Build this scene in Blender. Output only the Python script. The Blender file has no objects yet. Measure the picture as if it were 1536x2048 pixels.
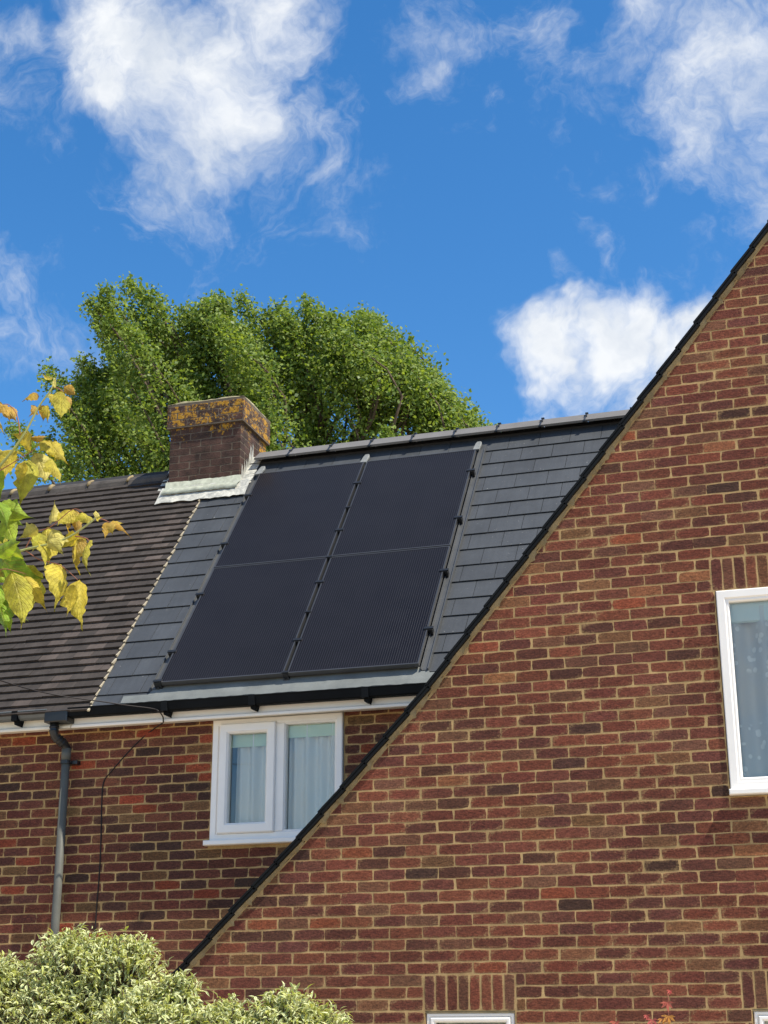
import bpy, math, random
import numpy as np
from mathutils import Vector, Matrix
rad = math.radians
random.seed(11); np.random.seed(11)
SC = bpy.context.scene
COL = SC.collection
CZ = 1.85                      # eye height above the ground

# ------------------------------------------------------------------ camera
cam = bpy.data.cameras.new('camera')
cam.sensor_fit = 'VERTICAL'; cam.sensor_height = 24.0; cam.lens = 35.678
cam.clip_start = 0.05; cam.clip_end = 2000
camo = bpy.data.objects.new('camera', cam); COL.objects.link(camo)
_r = (0.95489087, 0.29694846, -0.00224581); _d = (-0.09834425, 0.30908945, -0.94593452); _f = (-0.28019964, 0.9034851, 0.32434987)
camo.matrix_world = Matrix(((_r[0], -_d[0], -_f[0], 0), (_r[1], -_d[1], -_f[1], 0), (_r[2], -_d[2], -_f[2], CZ), (0, 0, 0, 1)))
SC.camera = camo

# ------------------------------------------------------------------ sun, sky, exposure
SUN = Vector((0.62, -0.17, 1.0)).normalized()       # towards the sun
sl = bpy.data.lights.new('sun', 'SUN'); sl.energy = 5.0; sl.angle = rad(0.53); sl.color = (1.0, 0.92, 0.79)
so = bpy.data.objects.new('sun', sl); COL.objects.link(so)
so.rotation_euler = SUN.to_track_quat('Z', 'Y').to_euler(); so.location = (6, -3, 20)
SC.view_settings.view_transform = 'Standard'; SC.view_settings.look = 'None'
SC.view_settings.gamma = 1.0; SC.view_settings.use_curve_mapping = False
SC.view_settings.exposure = 0.6

CLOUDS= [(-0.3734,0.7169,0.5888,0.062,1),(-0.3483,0.7372,0.579,0.0625,1),(-0.3922,0.7309,0.5585,0.0438,0.95),(-0.3405,0.7608,0.5525,0.0474,0.9),(-0.3654,0.7648,0.5306,0.0365,0.8),(-0.3935,0.7682,0.505,0.035,0.72),(-0.3107,0.7427,0.5932,0.0531,0.9),(-0.3036,0.7696,0.5618,0.0348,0.75),(-0.4026,0.7743,0.4883,0.0255,0.55),(-0.3304,0.7792,0.5326,0.0255,0.5),(-0.403,0.7089,0.5788,0.0278,0.75),(-0.4579,0.7074,0.5385,0.034,0.42),(-0.4356,0.7319,0.5241,0.0344,0.42),(-0.4397,0.6811,0.5855,0.0274,0.42),(-0.4521,0.7322,0.5094,0.0219,0.38),(-0.2779,0.813,0.5116,0.0241,0.5),(-0.2918,0.804,0.5181,0.016,0.5),(-0.3474,0.7983,0.4919,0.0289,0.32),(-0.2645,0.8135,0.5179,0.0135,0.52),(-0.2179,0.7813,0.5849,0.0283,0.55),(-0.1993,0.7847,0.5869,0.0188,0.45),(-0.1936,0.8104,0.5529,0.0174,0.36),(-0.1435,0.7933,0.5917,0.0343,0.72),(-0.1227,0.812,0.5706,0.0344,0.6),(-0.1017,0.8038,0.5862,0.0341,0.5),(-0.0875,0.7966,0.5981,0.0216,0.6),(-0.0239,0.8295,0.5579,0.0585,0.85),(-0.0485,0.8447,0.533,0.0437,0.75),(-0.0082,0.8572,0.5149,0.0434,0.8),(-0.0479,0.8128,0.5806,0.04,0.6),(-0.0499,0.879,0.4741,0.0284,0.4),(-0.07,0.884,0.4622,0.0191,0.38),(-0.1348,0.8657,0.482,0.0154,0.6),(-0.1628,0.8658,0.4733,0.0116,0.4),(-0.1208,0.8431,0.5241,0.0159,0.38),(-0.1004,0.8516,0.5144,0.0158,0.38),(-0.1681,0.8847,0.4348,0.0308,0.95),(-0.1333,0.8908,0.4343,0.0339,1),(-0.1136,0.8907,0.4402,0.029,0.95),(-0.0966,0.9003,0.4244,0.0321,1),(-0.1243,0.9061,0.4044,0.0226,0.75),(-0.1064,0.9122,0.3958,0.0258,0.7),(-0.0676,0.9,0.4307,0.0303,0.95),(-0.1639,0.8933,0.4185,0.0195,0.7),(-0.0509,0.8963,0.4405,0.0286,0.85),(-0.1862,0.9062,0.3797,0.031,1),(-0.1991,0.9041,0.378,0.0196,0.95),(-0.1703,0.9096,0.379,0.0196,0.95),(-0.4715,0.7638,0.4407,0.0285,0.36),(-0.458,0.7798,0.4269,0.0255,0.36),(-0.4869,0.7615,0.4279,0.019,0.38)]

def make_world():
    w = bpy.data.worlds.new('World'); SC.world = w; w.use_nodes = True
    nt = w.node_tree; N = nt.nodes; L = nt.links
    bg = N['Background']; bg.inputs['Strength'].default_value = 0.105
    sky = N.new('ShaderNodeTexSky'); sky.sky_type = 'NISHITA'; sky.sun_disc = False
    sky.sun_elevation = math.asin(SUN.z); sky.sun_rotation = math.atan2(SUN.x, SUN.y)
    sky.altitude = 100; sky.air_density = 1.0; sky.dust_density = 0.35; sky.ozone_density = 3.0
    hs = N.new('ShaderNodeHueSaturation'); hs.inputs['Hue'].default_value = .5; hs.inputs['Saturation'].default_value = 1.31; hs.inputs['Value'].default_value = 1.24
    L.new(sky.outputs[0], hs.inputs['Color'])
    tc = N.new('ShaderNodeTexCoord'); D = tc.outputs['Generated']
    def noise(scale, detail, rough, vec, dist=0.0):
        n = N.new('ShaderNodeTexNoise'); n.inputs['Scale'].default_value = scale; n.inputs['Detail'].default_value = detail
        n.inputs['Roughness'].default_value = rough; n.inputs['Distortion'].default_value = dist; L.new(vec, n.inputs['Vector']); return n
    def math_(op, a, b=None, c=None, clamp=False):
        m = N.new('ShaderNodeMath'); m.operation = op; m.use_clamp = clamp
        for i, x in enumerate((a, b, c)):
            if x is None: continue
            if isinstance(x, (int, float)): m.inputs[i].default_value = x
            else: L.new(x, m.inputs[i])
        return m.outputs[0]
    wn = noise(7.0, 5.0, 0.6, D)
    sub = N.new('ShaderNodeVectorMath'); sub.operation = 'SUBTRACT'; L.new(wn.outputs['Color'], sub.inputs[0]); sub.inputs[1].default_value = (.5, .5, .5)
    ma = N.new('ShaderNodeVectorMath'); ma.operation = 'MULTIPLY_ADD'; L.new(sub.outputs[0], ma.inputs[0]); ma.inputs[1].default_value = (.14, .14, .14); L.new(D, ma.inputs[2])
    P = ma.outputs[0]
    blobs = list(CLOUDS)
    rr = random.Random(5)                        # unseen cumulus round the rest of the sky, added larger for whiter fill light
    view = Vector(_f)
    k = 0
    while k < 46:
        az = rr.uniform(0, 2 * math.pi); el = rr.uniform(.12, 1.35)
        d = Vector((math.cos(az) * math.cos(el), math.sin(az) * math.cos(el), math.sin(el)))
        if d.angle(view) < .62: continue
        blobs.append((d.x, d.y, d.z, rr.uniform(.08, .22), rr.uniform(.6, 1.0))); k += 1
    field = None
    for (x, y, z, r, s) in blobs:
        dn = N.new('ShaderNodeVectorMath'); dn.operation = 'DISTANCE'; L.new(P, dn.inputs[0]); dn.inputs[1].default_value = (x, y, z)
        k_ = s * .85 - .05 + (.48 if s >= .9 else 0); r = r * (1.12 if s >= .9 else 1.36)
        v = math_('MULTIPLY_ADD', dn.outputs['Value'], -k_ / r, k_)
        field = v if field is None else math_('SMOOTH_MAX', field, v, .12)
    field = math_('MAXIMUM', field, -0.6)
    n1 = noise(13.0, 15.0, 0.66, P, 0.45)
    n2 = noise(60.0, 6.0, 0.6, D)
    dens = math_('ADD', field, math_('MULTIPLY', math_('SUBTRACT', n1.outputs['Fac'], .5), 1.9))
    dens = math_('ADD', dens, math_('MULTIPLY', math_('SUBTRACT', n2.outputs['Fac'], .5), .3))
    mr = N.new('ShaderNodeMapRange'); mr.interpolation_type = 'SMOOTHSTEP'; L.new(dens, mr.inputs['Value'])
    mr.inputs['From Min'].default_value = .02; mr.inputs['From Max'].default_value = 1.0
    mr.inputs['To Max'].default_value = .97
    # cloud brightness: bright billows, faintly grey hollows
    n3 = noise(22.0, 6.0, 0.55, P)
    cr = N.new('ShaderNodeValToRGB'); L.new(n3.outputs['Fac'], cr.inputs['Fac'])
    cr.color_ramp.elements[0].position = .3; cr.color_ramp.elements[0].color = (4.3, 4.7, 5.3, 1)
    cr.color_ramp.elements[1].position = .62; cr.color_ramp.elements[1].color = (6.1, 6.25, 6.4, 1)
    mix = N.new('ShaderNodeMix'); mix.data_type = 'RGBA'
    L.new(mr.outputs['Result'], mix.inputs['Factor']); L.new(hs.outputs['Color'], mix.inputs['A']); L.new(cr.outputs['Color'], mix.inputs['B'])
    L.new(mix.outputs['Result'], bg.inputs['Color'])
    w.cycles.sampling_method = 'MANUAL'; w.cycles.sample_map_resolution = 512
make_world()
SC.cycles.use_denoising = True
SC.cycles.max_bounces = 8; SC.cycles.transparent_max_bounces = 12

# ------------------------------------------------------------------ materials
def mat_base(name):
    m = bpy.data.materials.new(name); m.use_nodes = True
    nt = m.node_tree; return m, nt, nt.nodes, nt.links, nt.nodes['Principled BSDF']
def nz(N, L, vec, scale, detail=4, rough=.55, dist=0, w=None):
    n = N.new('ShaderNodeTexNoise'); n.inputs['Scale'].default_value = scale; n.inputs['Detail'].default_value = detail
    n.inputs['Roughness'].default_value = rough; n.inputs['Distortion'].default_value = dist
    if vec is not None: L.new(vec, n.inputs['Vector'])
    return n.outputs['Fac']
def ramp(N, L, fac, p0, c0, p1, c1):
    r = N.new('ShaderNodeValToRGB'); e = r.color_ramp.elements
    e[0].position = p0; e[0].color = (*c0, 1) if len(c0) == 3 else c0
    e[1].position = p1; e[1].color = (*c1, 1) if len(c1) == 3 else c1
    L.new(fac, r.inputs['Fac']); return r.outputs['Color']
def mixc(N, L, fac, a, b, mode='MIX'):
    m = N.new('ShaderNodeMix'); m.data_type = 'RGBA'; m.blend_type = mode
    for key, x in (('Factor', fac), ('A', a), ('B', b)):
        if isinstance(x, (int, float)): m.inputs[key].default_value = x
        elif isinstance(x, tuple): m.inputs[key].default_value = (*x, 1)
        else: L.new(x, m.inputs[key])
    return m.outputs['Result']
def mth(N, L, op, a, b=None, c=None, clamp=False):
    m = N.new('ShaderNodeMath'); m.operation = op; m.use_clamp = clamp
    for i, x in enumerate((a, b, c)):
        if x is None: continue
        if isinstance(x, (int, float)): m.inputs[i].default_value = x
        else: L.new(x, m.inputs[i])
    return m.outputs[0]
def bump(N, L, h, strength, dist, bsdf):
    b = N.new('ShaderNodeBump'); b.inputs['Strength'].default_value = strength; b.inputs['Distance'].default_value = dist
    L.new(h, b.inputs['Height']); L.new(b.outputs['Normal'], bsdf.inputs['Normal'])
def attr(N, name):
    a = N.new('ShaderNodeAttribute'); a.attribute_name = name; return a
def pos(N): return N.new('ShaderNodeNewGeometry').outputs['Position']
def objco(N): return N.new('ShaderNodeTexCoord').outputs['Object']

def mat_plain(name, col, rough=.5, spec=.5, metal=0, var=.12, nscale=6, bmp=0.0, bscale=60):
    m, nt, N, L, b = mat_base(name)
    p = pos(N)
    f = nz(N, L, p, nscale, 5, .6)
    c0 = tuple(x * (1 - var) for x in col); c1 = tuple(min(1, x * (1 + var)) for x in col)
    L.new(ramp(N, L, f, .3, c0, .7, c1), b.inputs['Base Color'])
    b.inputs['Roughness'].default_value = rough; b.inputs['Specular IOR Level'].default_value = spec; b.inputs['Metallic'].default_value = metal
    if bmp: bump(N, L, nz(N, L, p, bscale, 4), bmp, .004, b)
    return m

MORTAR = (0.47, 0.315, 0.145)
def mat_brick(name, smear=.55, lichen=False, soot=0.0):
    m, nt, N, L, b = mat_base(name)
    p = pos(N)
    a = attr(N, 'Col'); ed = attr(N, 'edge')
    # burnt streaks and blotches inside each brick
    mp = N.new('ShaderNodeMapping'); mp.inputs['Scale'].default_value = (1, 1, 3.2); L.new(p, mp.inputs['Vector'])
    streak = nz(N, L, mp.outputs[0], 30, 6, .7, .6)
    c = mixc(N, L, 1.0, a.outputs['Color'], ramp(N, L, streak, .28, (.42, .40, .42), .70, (1.5, 1.46, 1.38)), 'MULTIPLY')
    drift = nz(N, L, p, .9, 4, .6)       # broad tonal drift over the wall
    c = mixc(N, L, 1.0, c, ramp(N, L, drift, .32, (.74, .72, .72), .68, (1.2, 1.2, 1.18)), 'MULTIPLY')
    spk = nz(N, L, p, 85, 4, .7)
    c = mixc(N, L, .75, c, ramp(N, L, spk, .33, (.55, .55, .55), .66, (1.4, 1.36, 1.3)), 'MULTIPLY')
    # mortar smear along the arrises and whitish salts
    en = nz(N, L, p, 75, 5, .7)
    ef = mth(N, L, 'ADD', mth(N, L, 'MULTIPLY', ed.outputs['Fac'], .78), mth(N, L, 'MULTIPLY', mth(N, L, 'SUBTRACT', en, .5), 1.5))
    big = nz(N, L, p, 3.1, 3, .5)
    ef = mth(N, L, 'ADD', ef, mth(N, L, 'MULTIPLY', mth(N, L, 'SUBTRACT', big, .5), .9))
    sm = N.new('ShaderNodeMapRange'); sm.interpolation_type = 'SMOOTHSTEP'; L.new(ef, sm.inputs['Value'])
    sm.inputs['From Min'].default_value = .50; sm.inputs['From Max'].default_value = 1.2; sm.inputs['To Max'].default_value = smear
    c = mixc(N, L, sm.outputs[0], c, tuple(x * .86 for x in MORTAR))
    sn = nz(N, L, p, 9, 8, .75, .4)
    sr = N.new('ShaderNodeMapRange'); L.new(sn, sr.inputs['Value']); sr.inputs['From Min'].default_value = .66; sr.inputs['From Max'].default_value = .8; sr.inputs['To Max'].default_value = .42
    c = mixc(N, L, mth(N, L, 'MULTIPLY', sr.outputs[0], en), c, (.6, .57, .48))
    if soot:
        sg = nz(N, L, p, 5.5, 6, .65)
        c = mixc(N, L, soot, c, ramp(N, L, sg, .32, (.016, .013, .011), .75, (.12, .065, .05)))
    if lichen:
        l1 = nz(N, L, p, 9.0, 4, .6); l2 = nz(N, L, p, 42, 6, .7)
        sep = N.new('ShaderNodeSeparateXYZ'); L.new(p, sep.inputs[0])
        hz = N.new('ShaderNodeMapRange'); L.new(sep.outputs['Z'], hz.inputs['Value']); hz.inputs['From Min'].default_value = 7.25; hz.inputs['From Max'].default_value = 7.62
        hz.inputs['To Min'].default_value = -.30; hz.inputs['To Max'].default_value = .02
        lf = mth(N, L, 'ADD', mth(N, L, 'ADD', mth(N, L, 'MULTIPLY', l1, 1.0), mth(N, L, 'MULTIPLY', l2, .9)), hz.outputs[0])
        lr = N.new('ShaderNodeMapRange'); L.new(lf, lr.inputs['Value']); lr.inputs['From Min'].default_value = .95; lr.inputs['From Max'].default_value = 1.02
        lc = ramp(N, L, nz(N, L, p, 30, 4), .35, (.26, .12, .012), .65, (.47, .26, .03))
        c = mixc(N, L, lr.outputs[0], c, lc)
        g2 = nz(N, L, p, 38, 5, .7)
        gr = N.new('ShaderNodeMapRange'); L.new(mth(N, L, 'ADD', g2, mth(N, L, 'MULTIPLY', hz.outputs[0], .5)), gr.inputs['Value']); gr.inputs['From Min'].default_value = .58; gr.inputs['From Max'].default_value = .7; gr.inputs['To Max'].default_value = .6
        c = mixc(N, L, gr.outputs[0], c, (.30, .29, .22))
    L.new(c, b.inputs['Base Color'])
    b.inputs['Roughness'].default_value = .88; b.inputs['Specular IOR Level'].default_value = .25
    h = mth(N, L, 'ADD', mth(N, L, 'MULTIPLY', nz(N, L, p, 70, 6, .7), .9), mth(N, L, 'MULTIPLY', streak, .8))
    bump(N, L, h, .75, .005, b)
    return m
def mat_mortar(name, col):
    m, nt, N, L, b = mat_base(name)
    p = pos(N)
    c = ramp(N, L, nz(N, L, p, 7, 8, .75), .30, tuple(x * .50 for x in col), .66, tuple(min(1, x * 1.12) for x in col))
    c = mixc(N, L, .6, c, ramp(N, L, nz(N, L, p, 160, 4, .7), .3, (.62, .62, .62), .7, (1.25, 1.25, 1.25)), 'MULTIPLY')
    L.new(c, b.inputs['Base Color']); b.inputs['Roughness'].default_value = .95; b.inputs['Specular IOR Level'].default_value = .15
    bump(N, L, nz(N, L, p, 150, 5, .7), .4, .003, b)
    return m
def mat_attr(name, rough, spec, nsc, lo, hi, bmp=.2, bsc=90, streak=None, speck=0):
    """colour from the Col attribute, weathered by noise"""
    m, nt, N, L, b = mat_base(name)
    p = pos(N); a = attr(N, 'Col')
    c = mixc(N, L, 1.0, a.outputs['Color'], ramp(N, L, nz(N, L, p, nsc, 6, .65), .3, (lo,) * 3, .7, (hi,) * 3), 'MULTIPLY')
    c = mixc(N, L, .6, c, ramp(N, L, nz(N, L, p, 130, 4, .7), .3, (.72,) * 3, .7, (1.25,) * 3), 'MULTIPLY')
    if speck:
        s = nz(N, L, p, 55, 3, .5); r = N.new('ShaderNodeMapRange'); L.new(s, r.inputs['Value']); r.inputs['From Min'].default_value = speck; r.inputs['From Max'].default_value = speck + .04
        r.inputs['To Max'].default_value = .7
        c = mixc(N, L, r.outputs[0], c, (.42, .41, .38))
    if streak:          # rain-washed streaks running down the slope
        mp = N.new('ShaderNodeMapping'); mp.inputs['Scale'].default_value = (1, .06, .06); L.new(p, mp.inputs['Vector'])
        sf = nz(N, L, mp.outputs[0], 26, 6, .7); c = mixc(N, L, .8, c, ramp(N, L, sf, .32, (1 - streak,) * 3, .7, (1 + streak * 1.3,) * 3), 'MULTIPLY')
    L.new(c, b.inputs['Base Color']); b.inputs['Roughness'].default_value = rough; b.inputs['Specular IOR Level'].default_value = spec
    bump(N, L, nz(N, L, p, bsc, 5, .65), bmp, .004, b)
    return m
def mat_leaf(name, rough=.5, trans=.35, uvmode=None):
    m, nt, N, L, b = mat_base(name)
    a = attr(N, 'Col'); c = a.outputs['Color']; p = pos(N)
    out = N['Material Output']
    if uvmode == 'maple':
        uv = N.new('ShaderNodeTexCoord').outputs['UV']
        sep = N.new('ShaderNodeSeparateXYZ'); L.new(uv, sep.inputs[0])
        ax = mth(N, L, 'ABSOLUTE', mth(N, L, 'SUBTRACT', sep.outputs['X'], .5))
        veins = mth(N, L, 'SINE', mth(N, L, 'MULTIPLY', mth(N, L, 'SUBTRACT', sep.outputs['Y'], mth(N, L, 'MULTIPLY', ax, .55)), 62))
        mid = N.new('ShaderNodeMapRange'); L.new(ax, mid.inputs['Value']); mid.inputs['From Max'].default_value = .05; mid.inputs['To Min'].default_value = 1; mid.inputs['To Max'].default_value = 0
        vf = N.new('ShaderNodeMapRange'); L.new(veins, vf.inputs['Value']); vf.inputs['From Min'].default_value = .72; vf.inputs['From Max'].default_value = 1
        h = mth(N, L, 'MAXIMUM', vf.outputs[0], mid.outputs[0])
        wr = nz(N, L, p, 170, 5, .65)
        c = mixc(N, L, mth(N, L, 'MULTIPLY', h, .3), c, (.75, .66, .16))
        c = mixc(N, L, .8, c, ramp(N, L, nz(N, L, p, 42, 5, .65), .32, (.42, .38, .30), .68, (1.2, 1.16, 1.1)), 'MULTIPLY')
        bp = N.new('ShaderNodeBump'); bp.inputs['Strength'].default_value = .9; bp.inputs['Distance'].default_value = .004
        L.new(mth(N, L, 'SUBTRACT', wr, mth(N, L, 'MULTIPLY', h, .5)), bp.inputs['Height']); L.new(bp.outputs[0], b.inputs['Normal'])
    L.new(c, b.inputs['Base Color']); b.inputs['Roughness'].default_value = rough; b.inputs['Specular IOR Level'].default_value = .35
    tr = N.new('ShaderNodeBsdfTranslucent'); L.new(mixc(N, L, 1.0, c, (1.25, 1.2, .55), 'MULTIPLY'), tr.inputs['Color'])
    mx = N.new('ShaderNodeMixShader'); mx.inputs[0].default_value = trans
    L.new(b.outputs[0], mx.inputs[1]); L.new(tr.outputs[0], mx.inputs[2]); L.new(mx.outputs[0], out.inputs['Surface'])
    return m
def mat_glass():
    m, nt, N, L, b = mat_base('window glass')
    out = N['Material Output']
    g = N.new('ShaderNodeBsdfGlossy'); g.inputs['Roughness'].default_value = .02; g.inputs['Color'].default_value = (.95, .98, 1, 1)
    t = N.new('ShaderNodeBsdfTransparent'); t.inputs['Color'].default_value = (.98, .99, .98, 1)
    fr = N.new('ShaderNodeFresnel'); fr.inputs['IOR'].default_value = 1.7
    wv = nz(N, L, pos(N), 1.6, 2, .5); bp = N.new('ShaderNodeBump'); bp.inputs['Strength'].default_value = .12; bp.inputs['Distance'].default_value = .02
    L.new(wv, bp.inputs['Height']); L.new(bp.outputs[0], g.inputs['Normal'])
    mx = N.new('ShaderNodeMixShader'); L.new(fr.outputs[0], mx.inputs[0]); L.new(t.outputs[0], mx.inputs[1]); L.new(g.outputs[0], mx.inputs[2])
    L.new(mx.outputs[0], out.inputs['Surface']); return m
def mat_net(name, lace):
    m, nt, N, L, b = mat_base(name)
    out = N['Material Output']; p = pos(N)
    b.inputs['Base Color'].default_value = (.96, .94, .88, 1); b.inputs['Roughness'].default_value = .9; b.inputs['Specular IOR Level'].default_value = .1
    t = N.new('ShaderNodeBsdfTransparent'); tl = N.new('ShaderNodeBsdfTranslucent'); tl.inputs['Color'].default_value = (.9, .92, .92, 1)
    m1 = N.new('ShaderNodeMixShader'); m1.inputs[0].default_value = .14; L.new(b.outputs[0], m1.inputs[1]); L.new(tl.outputs[0], m1.inputs[2])
    m2 = N.new('ShaderNodeMixShader'); L.new(m1.outputs[0], m2.inputs[1]); L.new(t.outputs[0], m2.inputs[2])
    if lace:
        v = N.new('ShaderNodeTexVoronoi'); v.inputs['Scale'].default_value = 17; L.new(p, v.inputs['Vector'])
        fl = N.new('ShaderNodeMapRange'); L.new(v.outputs['Distance'], fl.inputs['Value']); fl.inputs['From Min'].default_value = .28; fl.inputs['From Max'].default_value = .34
        big = nz(N, L, p, 3.2, 2, .5); bf = N.new('ShaderNodeMapRange'); L.new(big, bf.inputs['Value']); bf.inputs['From Min'].default_value = .5; bf.inputs['From Max'].default_value = .56
        flower = mth(N, L, 'MULTIPLY', mth(N, L, 'SUBTRACT', 1.0, fl.outputs[0]), bf.outputs[0])
        L.new(mth(N, L, 'SUBTRACT', .26, mth(N, L, 'MULTIPLY', flower, .26)), m2.inputs[0])
    else: m2.inputs[0].default_value = .02
    L.new(m2.outputs[0], out.inputs['Surface']); return m
def mat_cells():
    m, nt, N, L, b = mat_base('solar cells')
    o = objco(N); sep = N.new('ShaderNodeSeparateXYZ'); L.new(o, sep.inputs[0])
    def lines(c, pitch, width, off=0.0):
        fr = mth(N, L, 'FRACT', mth(N, L, 'ADD', mth(N, L, 'DIVIDE', c, pitch), 100 + off))
        return mth(N, L, 'LESS_THAN', fr, width / pitch)
    wires = lines(sep.outputs['X'], .0195, .003)
    gaps = mth(N, L, 'MAXIMUM', lines(sep.outputs['X'], .1735, .0028, .07), lines(sep.outputs['Y'], .167, .003))
    p = pos(N)
    cellid = N.new('ShaderNodeTexWhiteNoise'); cellid.noise_dimensions = '3D'
    sn = N.new('ShaderNodeVectorMath'); sn.operation = 'SNAP'; L.new(p, sn.inputs[0]); sn.inputs[1].default_value = (.1735, 5, .13); L.new(sn.outputs[0], cellid.inputs['Vector'])
    base = mixc(N, L, cellid.outputs['Value'], (.003, .0028, .0045), (.005, .0048, .007))
    c = mixc(N, L, mth(N, L, 'MULTIPLY', gaps, .7), base, (.004, .004, .005))
    c = mixc(N, L, wires, c, (.05, .047, .05))
    dirt = nz(N, L, p, 4, 6, .6)
    c = mixc(N, L, mth(N, L, 'MULTIPLY', dirt, .012), c, (.3, .28, .25))
    L.new(c, b.inputs['Base Color']); b.inputs['Roughness'].default_value = .35
    b.inputs['Specular IOR Level'].default_value = .12
    b.inputs['Coat Weight'].default_value = .18; b.inputs['Coat Roughness'].default_value = .12; b.inputs['Coat IOR'].default_value = 1.33
    return m
def mat_flash():
    m, nt, N, L, b = mat_base('chimney flashing')
    p = pos(N)
    c = ramp(N, L, nz(N, L, p, 11, 7, .7, .5), .34, (.22, .23, .22), .62, (.54, .53, .47))
    c = mixc(N, L, .5, c, ramp(N, L, nz(N, L, p, 60, 5, .7), .3, (.6, .6, .55), .6, (1.1, 1.1, 1.08)), 'MULTIPLY')
    L.new(c, b.inputs['Base Color']); b.inputs['Roughness'].default_value = .6
    bump(N, L, nz(N, L, p, 25, 5, .6), .5, .01, b); return m

M = {}
M['brick'] = mat_brick('gable brick', .75)
M['brick_back'] = mat_brick('terrace brick', .42)
M['brick_chim'] = mat_brick('chimney brick', .25, soot=.88, lichen=True)
M['mortar'] = mat_mortar('sandy mortar', MORTAR)
M['mortar_back'] = mat_mortar('terrace mortar', (.46, .305, .135))
M['mortar_chim'] = mat_mortar('sooty mortar', (.15, .12, .09))
M['bedding'] = mat_mortar('verge bedding', (.29, .23, .13))
M['cream_mortar'] = mat_mortar('cream fillet', (.42, .37, .27))
M['slate'] = mat_attr('fibre cement slate', .55, .4, 3.0, .82, 1.2, .1, 70, streak=.1, speck=.725)
M['tile'] = mat_attr('old clay tile', .85, .25, 7.0, .72, 1.2, .4, 80, streak=.15, speck=.74)
M['upvc'] = mat_plain('white upvc', (.83, .80, .75), .32, .5, var=.03)
M['upvc_old'] = mat_plain('yellowed upvc', (.76, .73, .64), .4, .5, var=.06)
M['black_plastic'] = mat_plain('black plastic', (.012, .013, .014), .35, .5, var=.2)
M['verge_black'] = mat_plain('black verge edge', (.006, .0065, .0065), .5, .15, var=.3, bmp=.3, bscale=30)
M['grey_plastic'] = mat_plain('grey gutter plastic', (.105, .12, .125), .45, .5, var=.12, nscale=9)
M['pipe_grey'] = mat_plain('grey downpipe', (.11, .112, .098), .5, .2, var=.12, nscale=7)
M['rail'] = mat_plain('grey mounting metal', (.085, .09, .094), .5, .5, metal=.4, var=.15)
M['frame_black'] = mat_plain('black panel frame', (.085, .087, .09), .35, .5, metal=.6, var=.1)
M['apron'] = mat_plain('pale grey apron', (.15, .163, .16), .75, .2, var=.16, nscale=5, bmp=.4, bscale=120)
M['tab'] = mat_plain('pale metal tab', (.18, .19, .187), .6, .4, var=.2, nscale=18)
M['ridge_new'] = mat_plain('grey ridge tile', (.135, .13, .125), .7, .35, var=.1, bmp=.15)
M['ridge_old'] = mat_attr('old ridge tile', .85, .25, 9.0, .6, 1.3, .4)
M['eave_trim'] = mat_plain('eave trim', (.05, .055, .062), .5, .4, var=.1)
M['flash_old'] = mat_plain('weathered lead', (.34, .36, .29), .65, .35, var=.3, nscale=16, bmp=.4, bscale=40)
M['gutter_black'] = mat_plain('black gutter', (.008, .009, .010), .6, .06, var=.2)
M['glass'] = mat_glass(); M['cells'] = mat_cells(); M['flash'] = mat_flash()
M['net'] = mat_net('net curtain', False); M['lace'] = mat_net('lace curtain', True)
M['blind'] = mat_plain('pale green blind', (.66, .80, .56), .7, .3, var=.04)
M['blind_white'] = mat_plain('white blind', (.74, .84, .78), .7, .3, var=.04)
M['room'] = mat_plain('room wall', (.30, .28, .25), .9, .1, var=.05)
M['cable'] = mat_plain('black cable', (.015, .012, .012), .6, .3)
M['bark'] = mat_plain('bark', (.10, .075, .05), .9, .2, var=.4, nscale=14, bmp=.6, bscale=30)
M['twig'] = mat_plain('green twig', (.34, .36, .13), .55, .3, var=.2, nscale=20)
M['stalk'] = mat_plain('reddish stalk', (.26, .10, .06), .55, .3, var=.2, nscale=20)
M['tree_leaf'] = mat_leaf('poplar leaf', .6, .44)
M['shrub_leaf'] = mat_leaf('variegated leaf', .45, .25)
M['maple_leaf'] = mat_leaf('golden maple leaf', .5, .32, 'maple')
M['deck'] = mat_plain('roof felt', (.03, .03, .032), .9, .2)
M['ground'] = mat_plain('paved ground', (.44, .37, .28), .95, .2, var=.35, nscale=.8)
M['cap'] = mat_plain('mossy chimney cap', (.30, .27, .17), .95, .2, var=.4, nscale=9, bmp=.6, bscale=40)

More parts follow.
